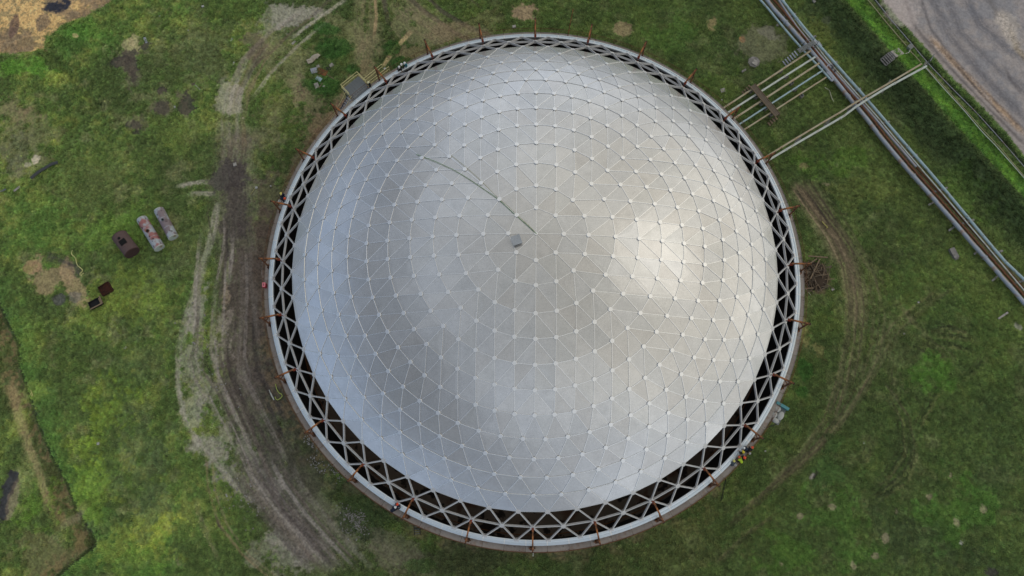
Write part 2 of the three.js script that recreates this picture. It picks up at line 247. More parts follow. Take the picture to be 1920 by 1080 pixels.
streak([[452, 170], [480, 120], [540, 68], [596, 20], [640, -20]], .7, RUT, .6, { broken: .6 }); streak([[470, 190], [505, 140], [560, 84], [620, 36]], .6, PALE, .55, { broken: .7 }); streak([[540, 78], [575, 50], [612, 24], [660, -10]], .7, [142, 134, 124], .6, { broken: .6 });
blob(478, 95, 28, 40, [72, 60, 52], .6, 1.9, 0, -.5, .4); blob(545, 30, 50, 30, [118, 112, 106], .55, 2.1, 0, 0, .5); blob(510, 30, 26, 40, [98, 96, 84], .5, 2.1, 0, .4, .6); blob(432, 180, 24, 44, [124, 116, 108], .45, 2, 0, 0, .5); blob(560, 170, 20, 30, [92, 80, 66], .45, 2, 0, 0, .6);
streak([[322, 352], [350, 346], [380, 341], [402, 342]], .8, PALE, .7, { broken: .7, fade: 2 }); streak([[346, 366], [372, 362], [412, 364]], .7, PALE, .6, { broken: .7, fade: 2 });
streak([[385, 840], [392, 920], [412, 985], [455, 1040], [520, 1095]], .4, [96, 82, 62], .6, { broken: .6, dep: -.06 }); streak([[396, 850], [404, 925], [426, 985], [470, 1045], [530, 1090]], .35, [100, 88, 70], .5, { broken: .6, dep: -.05 });
streak([[398, 950], [410, 985], [430, 1012]], .28, RUT, .9, { broken: .2, dep: -.1 }); streak([[365, 930], [380, 985], [415, 1060]], .7, [98, 88, 70], .4, { broken: .8 });
streak([[560, 860], [600, 940], [660, 1000], [740, 1050], [820, 1090]], 3.4, [90, 82, 72], .45, { broken: .9, edge: .9 });
// north approach
streak([[690, -40], [688, 30], [690, 90], [672, 140], [650, 190]], 4.6, [98, 86, 66], .55, { broken: .85, col2: [84, 72, 56], edge: .9 }); streak([[668, 120], [690, 60]], 1.2, [84, 70, 58], .5, { broken: .7 });
streak([[775, 55], [740, 92], [716, 128]], .7, [140, 122, 88], .8, { broken: .3, fade: .8 }); streak([[715, -30], [722, 15], [733, 60]], .8, RUT, .8, { broken: .4, dep: -.1 }); streak([[700, -30], [706, 30], [700, 80]], .5, [120, 100, 76], .6);
streak([[742, -30], [790, 18], [850, 60], [900, 86]], .8, RUT, .8, { broken: .35, dep: -.12 }); streak([[785, -20], [830, 22], [880, 52], [940, 74]], .8, RUT, .8, { broken: .35, dep: -.12 }); streak([[730, -20], [790, 40], [860, 82]], 4.5, [88, 78, 62], .6, { broken: .8 });
streak([[860, -20], [905, 18], [920, 22]], .4, RUT, .6); blob(860, 60, 70, 24, [92, 78, 60], .55, 1.1); blob(985, 22, 30, 26, [112, 92, 76], .7, 1.1); blob(1165, 55, 22, 18, [106, 88, 70], .6, 1.2); blob(1330, 50, 16, 22, [112, 94, 68], .55, 1.2, 0, .5); blob(1392, 74, 8, 9, [128, 92, 58], .8, .8); blob(1430, 85, 60, 40, [72, 68, 56], .6, 1.2); blob(1440, 60, 24, 14, [88, 84, 76], .5, 1.2, 0, .7);
blob(770, 100, 60, 20, [88, 76, 56], .6, 1.2); blob(640, 230, 50, 50, [86, 70, 54], .7, 1.1); blob(560, 330, 22, 60, [72, 58, 48], .6, 1.1);
for (const [x, y, a, b, c, q] of [[600, 195, 60, 34, [84, 72, 56], .5], [655, 205, 40, 30, [78, 62, 48], .5], [545, 120, 40, 60, [86, 80, 58], .45], [520, 200, 40, 70, [80, 76, 54], .4], [700, 150, 40, 34, [88, 76, 56], .5], [800, 60, 70, 40, [84, 76, 58], .5], [910, 40, 50, 30, [80, 74, 54], .4], [370, 100, 60, 90, [74, 76, 50], .45], [640, 60, 60, 40, [92, 86, 62], .4], [580, 260, 24, 50, [76, 62, 48], .5], [505, 250, 24, 60, [72, 66, 50], .4]]) blob(x, y, a, b, c, q, 2.2, 0, rr(-.6, .6), .7);
// lush clumps
for (const [x, y, a, b] of [[625, 88, 46, 34], [610, 55, 30, 18], [735, 92, 24, 26], [752, 118, 26, 18], [600, 160, 40, 24], [660, 132, 22, 16], [1505, 690, 20, 26], [1500, 735, 14, 16]]) blob(x, y, a, b, [36, 66, 26], .75, .9, .12, 0, .9);
for (const [x, y, a, b] of [[345, 20, 20, 18], [170, 60, 40, 22], [140, 60, 20, 14], [125, 62, 26, 10]]) blob(x, y, a, b, [72, 98, 44], .6, 1.3, .06, 0, .9);
// west meadow tints
for (const [x, y, a, b, c, s] of [[170, 905, 32, 60, [88, 108, 44], .6], [185, 780, 46, 70, [92, 108, 42], .6], [215, 560, 70, 50, [92, 104, 46], .5], [230, 430, 60, 40, [78, 102, 44], .5], [285, 560, 36, 44, [86, 100, 46], .5], [260, 1000, 60, 50, [98, 108, 50], .55], [290, 990, 34, 26, [112, 118, 48], .5], [300, 1060, 80, 34, [62, 92, 38], .5], [60, 640, 34, 40, [78, 92, 44], .4], [70, 420, 70, 60, [66, 92, 42], .4], [60, 960, 34, 40, [74, 100, 38], .6], [30, 900, 26, 60, [96, 104, 62], .45], [10, 800, 30, 90, [98, 110, 54], .5], [280, 870, 50, 100, [62, 72, 50], .55], [275, 680, 40, 60, [62, 72, 46], .55], [330, 470, 40, 80, [70, 78, 50], .5], [60, 250, 60, 50, [78, 76, 52], .6], [20, 210, 50, 30, [84, 76, 56], .6], [25, 290, 40, 40, [62, 62, 50], .55], [300, 110, 50, 50, [62, 70, 42], .5], [370, 90, 60, 80, [64, 72, 46], .5], [345, 250, 60, 60, [82, 92, 48], .4], [200, 330, 80, 50, [80, 88, 52], .4], [160, 80, 70, 40, [52, 82, 34], .5], [60, 130, 60, 22, [66, 100, 36], .6], [100, 150, 24, 18, [108, 112, 58], .5], [245, 82, 18, 14, [120, 108, 84], .6], [145, 68, 7, 6, [140, 122, 90], .8]]) { blob(x, y, a, b, c, s * .8, 2.2, 0, rr(-.5, .5), .9); blob(x + rr(-20, 20), y + rr(-20, 20), a * .6, b * .6, c, s * .6, 2.4, 0, rr(-.5, .5), .9); }
blob(105, 515, 52, 44, [104, 90, 68], .75, 1.2); blob(140, 535, 18, 50, [118, 100, 76], .6, 1.1, 0, -.5); blob(100, 490, 22, 14, [66, 92, 40], .7, 1); streak([[85, 480], [115, 488], [140, 500], [152, 520]], 1.4, [48, 44, 44], .8, { broken: .7, fade: .6 }); blob(112, 561, 13, 10, [56, 55, 55], .85, 1.1); blob(140, 556, 12, 10, [78, 74, 68], .7, 1.1); blob(60, 500, 20, 14, [118, 92, 70], .5, 1.2);
for (const [x, y, a, b] of [[262, 92, 14, 7], [240, 104, 20, 10], [226, 116, 16, 9], [244, 128, 10, 14], [252, 146, 9, 20], [303, 203, 14, 12], [344, 200, 14, 20], [348, 174, 10, 9], [257, 231, 14, 13], [303, 170, 8, 5], [362, 158, 5, 4], [313, 121, 4, 4]]) { blob(x, y, a * 1.25, b * 1.25, [44, 40, 38], .85, 2.1, -.05, -.3, .3); blob(x, y, a * 1.5, b * 1.5, [74, 66, 56], .5, 2.2, 0, -.3, .4); }
streak([[60, 305], [30, 330], [0, 350]], 1.4, [96, 86, 70], .4); blob(68, 298, 10, 12, [150, 140, 124], .7, 1.1, 0, .5); blob(52, 310, 8, 8, [130, 122, 110], .5, 1.1);
blob(4, 930, 14, 44, [40, 40, 46], .95, 1.1, 0, 0, .2); blob(16, 935, 10, 50, [92, 82, 70], .6, .9);
blob(92, 6, 36, 22, [30, 33, 44], .97, 1.1, -.1, 0, .1); blob(72, 30, 14, 22, [70, 62, 56], .7, 1.1); blob(18, 38, 10, 34, [72, 56, 50], .8, .8); blob(38, 70, 20, 12, [92, 80, 58], .6, 1.1);
streak([[20, 215], [50, 208], [80, 195]], 1, [86, 70, 54], .6); streak([[0, 240], [40, 225], [78, 205]], 2, [92, 78, 60], .55, { broken: .7 });
streak([[175, 930], [150, 962], [110, 985], [85, 1005]], 1.2, [104, 92, 70], .5, { broken: .6 }); blob(60, 1040, 70, 40, [82, 76, 52], .5, 1.3); streak([[10, 700], [22, 770], [40, 830], [66, 900], [84, 960]], 1.3, [112, 98, 70], .5, { broken: .8 });
// south of the tank
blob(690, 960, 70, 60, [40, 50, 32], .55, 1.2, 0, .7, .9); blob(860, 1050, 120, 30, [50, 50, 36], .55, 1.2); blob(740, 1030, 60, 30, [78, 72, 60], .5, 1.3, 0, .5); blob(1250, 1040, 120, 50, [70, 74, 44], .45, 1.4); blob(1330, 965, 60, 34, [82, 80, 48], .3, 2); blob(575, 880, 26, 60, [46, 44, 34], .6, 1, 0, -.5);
blob(790, 1060, 30, 14, [60, 92, 40], .4, 1);
// east tyre tracks
streak([[1482, 336], [1524, 395], [1562, 445], [1592, 498], [1606, 560], [1604, 620]], 3.2, [86, 74, 58], .6, { broken: .75, col2: [62, 53, 42], edge: .9, fade: 2 });
for (let i = 0; i < 9; i++) { const o = rr(-14, 18); streak([[1488 + o, 338 + rr(-4, 10)], [1528 + o, 396], [1565 + o * 1.1, 446], [1594 + o * 1.2, 500], [1606 + o * 1.3, 560]].slice(0, 4 + i % 2), rr(.22, .4), [[44, 36, 30], [58, 49, 40], [98, 86, 70]][i % 3], .75, { broken: .45, dep: -.08, keep: .5 }); }
const eastT = [[[1478, 332], [1520, 395], [1556, 442], [1580, 500], [1590, 565], [1586, 640], [1568, 720], [1545, 790], [1498, 852], [1438, 916], [1370, 975]], [[1484, 336], [1527, 397], [1564, 446], [1588, 505], [1598, 570], [1592, 645], [1576, 722], [1552, 795]], [[1500, 330], [1545, 390], [1580, 445], [1605, 510], [1613, 580], [1608, 650], [1592, 720], [1565, 790], [1528, 840], [1478, 885], [1420, 942], [1350, 1000]], [[1506, 332], [1552, 392], [1588, 450], [1612, 514], [1620, 585], [1614, 655], [1598, 724]], [[1512, 322], [1560, 388], [1600, 452], [1634, 508], [1642, 580], [1636, 650], [1612, 724], [1585, 775], [1545, 826], [1490, 880], [1440, 925]], [[1600, 452], [1645, 520], [1662, 590], [1655, 650], [1630, 710], [1600, 760]], [[1795, 535], [1735, 575], [1690, 620], [1650, 672], [1612, 740], [1560, 815], [1470, 905]], [[1770, 538], [1722, 572], [1676, 610], [1640, 660]], [[1655, 540], [1700, 590], [1740, 640], [1790, 700]], [[1460, 960], [1400, 1000], [1330, 1070]]];
eastT.forEach((p, i) => { for (const o of [0, rr(6, 9), rr(-6, -3)]) streak(p.map(q => [q[0] + o + rr(-1.5, 1.5), q[1] + rr(-2, 2)]), rr(.26, .5), [[54, 46, 36], [82, 72, 56], [64, 56, 43]][Math.floor(rr(0, 3))], i < 5 ? rr(.25, .55) : rr(.2, .4), { broken: .7, fine: 4, dep: -.07, keep: .6 }); });
streak([[1485, 336], [1525, 395], [1560, 445], [1584, 505], [1596, 570]], 2.6, [74, 66, 50], .3, { broken: .8 }); streak([[1560, 440], [1600, 500], [1616, 580], [1608, 660], [1588, 730], [1550, 800], [1490, 870]], 4.6, [70, 66, 48], .2, { broken: .9, edge: .9 });
streak([[1486, 345], [1500, 368], [1516, 392]], .35, [36, 30, 28], .9, { broken: .2, dep: -.1 }); streak([[1505, 350], [1522, 372], [1545, 405], [1560, 430]], .35, [40, 34, 30], .8, { broken: .3, dep: -.1 }); streak([[1522, 350], [1545, 382], [1560, 405], [1585, 445]], .25, [48, 42, 34], .8, { broken: .3, dep: -.08 });
for (const p of [[[1722, 620], [1775, 612], [1835, 630]], [[1730, 626], [1790, 630], [1850, 640]], [[1732, 632], [1766, 650], [1795, 672]], [[1716, 636], [1760, 660], [1782, 690]], [[1700, 640], [1745, 668], [1780, 690]], [[1735, 622], [1780, 618], [1820, 615]], [[1740, 640], [1790, 648], [1840, 660]], [[1672, 735], [1700, 775], [1712, 830], [1704, 870], [1672, 905], [1625, 935]], [[1660, 728], [1690, 790], [1694, 845], [1668, 885], [1640, 912]], [[1716, 810], [1714, 858], [1700, 895], [1660, 925], [1618, 946]], [[1785, 700], [1755, 735], [1730, 780], [1712, 820]], [[1676, 660], [1672, 700], [1672, 745]], [[1640, 700], [1675, 735], [1700, 780]], [[1645, 810], [1628, 850], [1606, 885]], [[1860, 650], [1830, 690], [1790, 720]]]) { streak(p, .3, [38, 40, 28], .65, { broken: .5, dep: -.07, fade: 3 }); streak(p.map(q => [q[0] + rr(-9, -5), q[1] + rr(-7, -3)]), .26, [44, 44, 32], .5, { broken: .6, dep: -.05, fade: 3 }); streak(p.map(q => [q[0] + 4, q[1] + 5]), .4, [88, 82, 58], .35, { broken: .8, fade: 3 }); }
blob(1740, 700, 44, 40, [62, 96, 34], .5, 1.1, 0, 0, .9); blob(1690, 660, 50, 60, [72, 72, 50], .3, 2.2); for (const [x, y, a, b, c] of [[1800, 960, 70, 50, [58, 92, 34]], [1580, 1000, 50, 60, [60, 90, 36]], [1480, 1040, 60, 40, [62, 92, 34]], [1860, 840, 40, 70, [52, 66, 38]], [1750, 1020, 90, 40, [48, 58, 38]], [1550, 870, 40, 30, [50, 76, 38]], [1490, 600, 16, 60, [84, 74, 46]], [1720, 430, 60, 60, [52, 62, 36]], [1600, 360, 60, 40, [74, 80, 40]], [1560, 300, 60, 30, [66, 92, 34]], [1640, 480, 50, 40, [54, 56, 36]], [1820, 360, 50, 60, [62, 84, 34]], [1540, 60, 20, 60, [76, 80, 38]], [1360, 180, 60, 40, [66, 84, 36]], [1250, 60, 60, 36, [56, 82, 34]]]) blob(x, y, a, b, c, .4, 2.2, 0, rr(-.6, .6), .9);
for (const [x, y] of [[1782, 890], [1742, 932], [1843, 955], [1794, 980], [1660, 1010], [1641, 1042], [1560, 950], [1680, 960], [1466, 1058], [1500, 968], [1600, 1060]]) blob(x, y, rr(6, 9), rr(6, 10), [104, 96, 78], .65, 1); blob(1522, 893, 9, 5, [112, 104, 104], .7, .8, 0, -.8); streak([[1524, 900], [1534, 880]], .4, [30, 28, 26], .8, { fade: .3 }); blob(1858, 1072, 14, 8, [44, 40, 40], .8, .9); blob(1802, 1018, 5, 5, [150, 148, 142], .7, .8); blob(1910, 612, 9, 6, [104, 100, 96], .6, 1, 0, .6); blob(1550, 345, 10, 6, [96, 84, 70], .6, 1); blob(1508, 312, 10, 8, [96, 84, 60], .5, 1.1); blob(1530, 520, 34, 38, [70, 58, 46], .75, 1); blob(1548, 40, 10, 8, [72, 68, 60], .4, 1);
// yard wheel marks
for (const [p, w, c] of [[[[1690, -20], [1715, 50], [1765, 110], [1850, 200], [1930, 280]], .7, [86, 80, 80]], [[[1720, -20], [1745, 55], [1800, 125], [1890, 215], [1950, 270]], .6, [88, 84, 86]], [[[1735, 60], [1790, 120], [1850, 180], [1930, 262]], 1.1, [140, 116, 100]], [[[1742, -20], [1775, 60], [1840, 140], [1940, 240]], 1.6, [92, 90, 94]], [[[1770, -20], [1800, 60], [1870, 130], [1950, 190]], 1.3, [96, 94, 98]], [[[1800, -20], [1840, 50], [1900, 100], [1960, 130]], 1.8, [90, 90, 96]], [[[1840, -20], [1870, 25], [1930, 60]], 1.4, [98, 94, 94]], [[[1870, 10], [1890, 60], [1925, 100]], 2, [146, 136, 126]], [[[1890, 40], [1905, 90], [1940, 130]], 1.2, [124, 112, 104]], [[[1880, 115], [1895, 150], [1930, 190]], .7, [84, 80, 82]], [[[1760, 85], [1830, 165], [1900, 240]], .4, [66, 58, 56]]]) streak(p, w, c.map(v => v > 110 ? v * .9 : v * .82), .75, { broken: .6, fine: 4, keep: .1, dep: -.03, edge: .9 });
blob(1690, 20, 34, 60, [140, 130, 126], .4, 1, 0, -.7, .3); blob(1890, 60, 30, 50, [134, 126, 118], .45, 1.1, 0, 0, .3);
streak([[1405, -40], [1460, 20], [1512, 82], [1560, 132], [1612, 192], [1670, 262], [1740, 346], [1800, 412], [1880, 500], [1940, 570]], 2.6, [58, 50, 40], .8, { broken: .4, keep: .5, fade: .1 });
//ENDGROUND
{
  const d = new Uint8Array(TW * TH * 4), b = new Uint8Array(TW * TH * 4);
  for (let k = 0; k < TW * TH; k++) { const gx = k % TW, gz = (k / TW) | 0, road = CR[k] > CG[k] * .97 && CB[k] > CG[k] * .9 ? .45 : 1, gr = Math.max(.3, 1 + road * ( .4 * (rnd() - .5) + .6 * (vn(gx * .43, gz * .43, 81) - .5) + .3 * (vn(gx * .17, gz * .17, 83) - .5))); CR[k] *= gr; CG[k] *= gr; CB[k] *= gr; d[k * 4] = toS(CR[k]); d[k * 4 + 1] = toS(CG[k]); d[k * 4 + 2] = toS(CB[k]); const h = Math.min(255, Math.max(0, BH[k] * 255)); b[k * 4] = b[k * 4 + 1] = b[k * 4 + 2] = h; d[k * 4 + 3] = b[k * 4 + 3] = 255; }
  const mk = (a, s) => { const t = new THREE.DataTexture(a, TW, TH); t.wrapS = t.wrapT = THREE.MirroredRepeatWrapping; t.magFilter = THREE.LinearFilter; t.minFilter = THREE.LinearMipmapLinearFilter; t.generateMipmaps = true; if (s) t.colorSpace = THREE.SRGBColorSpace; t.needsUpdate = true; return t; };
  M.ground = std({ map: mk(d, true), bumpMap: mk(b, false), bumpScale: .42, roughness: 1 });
  const line = (a, b, s) => { const l = []; for (let v = a; v < b + 1e-6; v += s) l.push(v); return [-6000, -2400, -1000, -480, -260, -160, -110].filter(v => v < a - 10).concat(l, [110, 160, 260, 480, 1000, 2400, 6000].filter(v => v > b + 10)); };
  const xs = line(X0, X1, .415), zs = line(Z0, Z1, .4), nx = xs.length, nz = zs.length, P = new Float32Array(nx * nz * 3), U = new Float32Array(nx * nz * 2), I = [];
  for (let j = 0; j < nz; j++) for (let i = 0; i < nx; i++) {
    const k = j * nx + i, x = xs[i], z = zs[j], inside = x >= X0 && x <= X1 && z >= Z0 && z <= Z1;
    P.set([x, inside ? relief(x, z) : relief(Math.min(X1, Math.max(X0, x)), Math.min(Z1, Math.max(Z0, z))) * .5, z], k * 3); U.set([(x - X0) / (X1 - X0), (z - Z0) / (Z1 - Z0)], k * 2);
    if (i < nx - 1 && j < nz - 1) I.push(k, k + nx, k + 1, k + 1, k + nx, k + nx + 1);
  }
  const g = new THREE.BufferGeometry(); g.setAttribute('position', new THREE.BufferAttribute(P, 3)); g.setAttribute('uv', new THREE.BufferAttribute(U, 2)); g.setIndex(I); g.computeVertexNormals();
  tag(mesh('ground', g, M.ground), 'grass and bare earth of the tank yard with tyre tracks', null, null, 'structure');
}
{ // unseen reflecting sheet added to the north to brighten the dome's upper rim
  const g = new THREE.PlaneGeometry(9000, 4400, 1, 1).rotateX(-Math.PI / 2).translate(0, .3, -2290);
  tag(mesh('added_water', g, std({ color: new THREE.Color(.07, .09, .10), roughness: .12 })), 'unseen reflecting sheet added beyond the north edge of the yard', null, null, 'structure');
}
const gy = v => { v.y = relief(v.x, v.z); return v; };
const on = (px, py) => { let p = at(px, py, 0); for (let i = 0; i < 6; i++) p = at(px, py, relief(p.x, p.z)); return p; };

{ // tufts standing in the sward: one uncountable mass, tinted like the ground they grow from
  const bl = []; for (let i = 0; i < 5; i++) { const a = i * 2.51 + .3, w = .05, l = .11 + .05 * (i % 3), o = .03; const g = new THREE.BufferGeometry(); const cx = Math.cos(a), sx = Math.sin(a); g.setAttribute('position', new THREE.Float32BufferAttribute([-sx * w + cx * o, -.03, cx * w + sx * o, sx * w + cx * o, -.03, -cx * w + sx * o, cx * (o + l), .16 - .03 * (i % 2), sx * (o + l)], 3)); g.computeVertexNormals(); g.setAttribute('uv', new THREE.Float32BufferAttribute([0, 0, 1, 0, .5, 1], 2)); bl.push(g); }
  const g = merge(bl), N = 210000, im = new THREE.InstancedMesh(g, std({ roughness: 1 }), N), m = new THREE.Matrix4(), q = new THREE.Quaternion(), c = new THREE.Color(); let n = 0;
  for (let tries = 0; n < N && tries < N * 3; tries++) {
    const x = rr(X0 + 2, X1 - 2), z = rr(Z0 + 2, Z1 - 2); if (Math.hypot(x, z) < 31.2) continue;
    const k = Math.floor((z - Z0) / mz) * TW + Math.floor((x - X0) / mx), r = CR[k], gg = CG[k], b = CB[k], gn = gg / (r + .001); if (gn < 1.08 || rnd() > ss(1.0, 1.5, gn) + .12) continue;
    const s = rr(.7, 1.5) * (.75 + .7 * fbm(x * .4, z * .4, 3, 77)), f = rr(.85, 1.6);
    m.compose(V3(x, relief(x, z), z), q.setFromAxisAngle(UP, rr(0, 6.28)), V3(s, s * rr(.6, 1.3), s)); im.setMatrixAt(n, m); im.setColorAt(n, c.setRGB(Math.min(1, r * f * rr(.9, 1.15)), Math.min(1, gg * f), Math.min(1, b * f))); n++;
  }
  im.count = n; im.name = 'grass'; im.castShadow = im.receiveShadow = true; scene.add(im); tag(im, 'short grass and weeds growing all over the tank yard', 'grass', null, 'stuff');
}
// ------------------------------------------------------------------ dome geometry
const RAD = [0, 2.7799, 5.2835, 8.033, 10.4934, 12.9398, 15.3313, 17.682, 19.9193, 21.8063, 23.5821, 25.3075, 26.9769, 28.5563, 30], RS = 44.308, DY = H - Math.sqrt(RS * RS - 900);
const ringY = r => Math.sqrt(RS * RS - RAD[r] * RAD[r]) + DY;
function node(r, k) { const n = r < 7 ? 8 * r : 56, a = (n ? 2 * Math.PI * k / n : 0) - .00741; return V3(RAD[r] * Math.sin(a), ringY(r), -RAD[r] * Math.cos(a)); }
const CEN = V3(0, DY, 0), outN = p => p.clone().sub(CEN).normalize();
const T = [], nodes = new Map(), edges = new Map();
const key = (r, k) => { const n = r < 7 ? Math.max(1, 8 * r) : 56; k = ((k % n) + n) % n; const s = r + ':' + k; if (!nodes.has(s)) nodes.set(s, { r, k, p: node(r, k) }); return s; };
function tri(a, b, c) { const t = [key(...a), key(...b), key(...c)]; T.push(t); for (const [p, q] of [[t[0], t[1]], [t[1], t[2]], [t[2], t[0]]]) { const e = p < q ? p + '|' + q : q + '|' + p; if (!edges.has(e)) edges.set(e, [p, q]); } }
for (let r = 0; r < 7; r++) for (let s = 0; s < 8; s++) for (let j = 0; j <= r; j++) { const a = s * r + j, b = s * (r + 1) + j; tri([r, a], [r + 1, b], [r + 1, b + 1]); if (j < r) tri([r, a], [r + 1, b + 1], [r, a + 1]); }
for (let r = 7; r < 14; r++) for (let k = 0; k < 56; k++) { if (r % 2) { tri([r, k], [r + 1, k + .5], [r, k + 1]); tri([r, k], [r + 1, k - .5], [r + 1, k + .5]); } else { tri([r, k - .5], [r + 1, k], [r, k + .5]); tri([r, k + .5], [r + 1, k], [r + 1, k + 1]); } }
const proj = p => p.clone().project(camera);
function screenArea(a, b, c) { const [p, q, r] = [proj(a), proj(b), proj(c)]; return Math.abs((q.x - p.x) * (r.y - p.y) - (r.x - p.x) * (q.y - p.y)); }
const dome = thing('dome_roof', 'silver geodesic dome of triangular aluminium panels over the round tank', 'dome roof', V3(0, 0, 0));
{
  // sheet panels: a folded border round a slightly raised, slightly uneven field
  const L = [];
  for (const t of T) {
    const n3 = t.map(s => nodes.get(s)); if (Math.max(...n3.map(n => n.r)) > 12) continue;
    let [a, b, c] = n3.map(n => n.p.clone().addScaledVector(outN(n.p), rr(.004, .026)));
    const n = V3().crossVectors(b.clone().sub(a), c.clone().sub(a)).normalize(), m = a.clone().add(b).add(c).divideScalar(3); if (n.dot(outN(m)) < 0) { [b, c] = [c, b]; n.negate(); }
    const ps = [], us = [], ex = b.clone().sub(a).normalize(), ey = V3().crossVectors(n, ex), ox = rr(0, 7), oy = rr(0, 7);
    const add = (...v) => { for (const p of v) { ps.push(p.x, p.y, p.z); const d = p.clone().sub(a); us.push(d.dot(ex) + ox, d.dot(ey) + oy); } };
    const f = rr(.40, .52), hh = [rr(.001, .007), rr(.001, .007), rr(.001, .007)], I = [a, b, c].map((p, i) => p.clone().lerp(m, f).addScaledVector(n, hh[i])), mm = I[0].clone().add(I[1]).add(I[2]).divideScalar(3).addScaledVector(n, rr(-.004, .004)), O = [a, b, c];
    for (let i = 0; i < 3; i++) { const j = (i + 1) % 3; add(O[i], O[j], I[j]); add(O[i], I[j], I[i]); add(I[i], I[j], mm); }
    if (n3.filter(q => q.r === 12).length === 2) { const e = O.filter((p, i) => Math.abs(Math.hypot(p.x, p.z) - RAD[12]) < .05); const lo = e.map(p => p.clone().addScaledVector(V3(p.x, 0, p.z).normalize(), .03).add(V3(0, -.14, 0))); add(e[0], e[1], lo[1]); add(e[0], lo[1], lo[0]); }
    const g = new THREE.BufferGeometry(); g.setAttribute('position', new THREE.Float32BufferAttribute(ps, 3)); g.setAttribute('uv', new THREE.Float32BufferAttribute(us, 2)); g.computeVertexNormals();
    L.push({ g, s: screenArea(a, b, c), m: Math.floor(rnd() * 7) });
  }
  L.sort((p, q) => q.s - p.s);
  for (const p of L.slice(0, 300)) mesh('panel', p.g, M.panels[p.m], dome);
  for (let i = 0; i < 7; i++) tag(mesh('panel_field', L.slice(300).filter(p => p.m === i).map(p => p.g), M.panels[i], dome), null, null, null, 'stuff');
  // battens over the seams, node caps, and the bare struts of the outermost two rings
  const Bs = [], St = [];
  const prism = (a, b, w, h, n) => {                                          // low trapezoid strip with chamfered edges
    const d = b.clone().sub(a), len = d.length(); d.normalize(); const x = V3().crossVectors(n, d).normalize(), y = V3().crossVectors(d, x);
    const sh = new THREE.Shape([new THREE.Vector2(-w / 2, 0), new THREE.Vector2(w / 2, 0), new THREE.Vector2(w / 3, h), new THREE.Vector2(-w / 3, h)]), g = new THREE.ExtrudeGeometry(sh, { depth: len, bevelEnabled: false });
    g.applyMatrix4(new THREE.Matrix4().makeBasis(x, y, d)); return g.translate(a.x, a.y, a.z);
  };
  for (const [p, q] of edges.values()) {
    const A1 = nodes.get(p), B1 = nodes.get(q), a = A1.p, b = B1.p, n = outN(a.clone().add(b));
    if (Math.max(A1.r, B1.r) <= 12 && !(A1.r === 12 && B1.r === 12)) {
      const d = b.clone().sub(a).normalize(), s = n.clone().multiplyScalar(.028); Bs.push({ g: prism(a.clone().addScaledVector(d, .24).add(s), b.clone().addScaledVector(d, -.24).add(s), .066, .035, n), s: proj(a).distanceTo(proj(b)) });
    }
    if (Math.max(A1.r, B1.r) >= 12) {
      const d = b.clone().sub(a).normalize(), o = k => n.clone().multiplyScalar(k), a2 = a.clone().addScaledVector(d, .12), b2 = b.clone().addScaledVector(d, -.12);
      if (A1.r === 14 && B1.r === 14) continue;
      const g = [[-.016, .13, .03], [-.12, .03, .178], [-.222, .04, .026]].map(([k, w, h]) => bar(a2.clone().add(o(k)), b2.clone().add(o(k)), w, h, n)); St.push(merge(g));
    }
  }
  Bs.sort((p, q) => q.s - p.s);
  for (const p of Bs.slice(0, 300)) mesh('seam_batten', p.g, M.batten, dome);
  tag(mesh('seam_batten', Bs.slice(300).map(p => p.g), M.batten, dome), null, null, null, 'stuff');
  for (const g of St) mesh('strut', g, M.strut, dome);
  const cap = merge([new THREE.CylinderGeometry(.22, .24, .03, 20).translate(0, .085, 0), new THREE.CylinderGeometry(.24, .24, .03, 20).translate(0, .055, 0), new THREE.CylinderGeometry(.2, .2, .05, 12).translate(0, .02, 0)]);
  const plate = merge([new THREE.CylinderGeometry(.27, .27, .03, 14), new THREE.CylinderGeometry(.2, .2, .3, 10).translate(0, -.16, 0)]);
  const Hb = [...nodes.values()].map(v => ({ ...v, d: proj(v.p).z, s: v.p.distanceTo(CP) })).sort((p, q) => p.s - q.s), far = []; let nh = 0;
  for (const v of Hb) {
    const n = outN(v.p), q = new THREE.Quaternion().setFromUnitVectors(UP, n), bare = v.r >= 12, g = bare ? plate : cap, off = bare ? .012 : .035;
    const p = v.p.clone().addScaledVector(n, off);
    if (bare) { const m = mesh('node_plate', plate, M.strut, dome); m.position.copy(p); m.quaternion.copy(q); }
    else if (nh++ < 300) { const m = mesh('node_cap', cap, M.hub, dome); m.position.copy(p); m.quaternion.copy(q); if (v.r === 0) m.scale.set(.8, .8, .8); }
    else far.push(g.clone().applyQuaternion(q).translate(p.x, p.y, p.z));
  }
  tag(mesh('node_cap', far, M.hub, dome), null, null, null, 'stuff');
}
const WY = H - .9;                                                            // top of the walkway round the shell
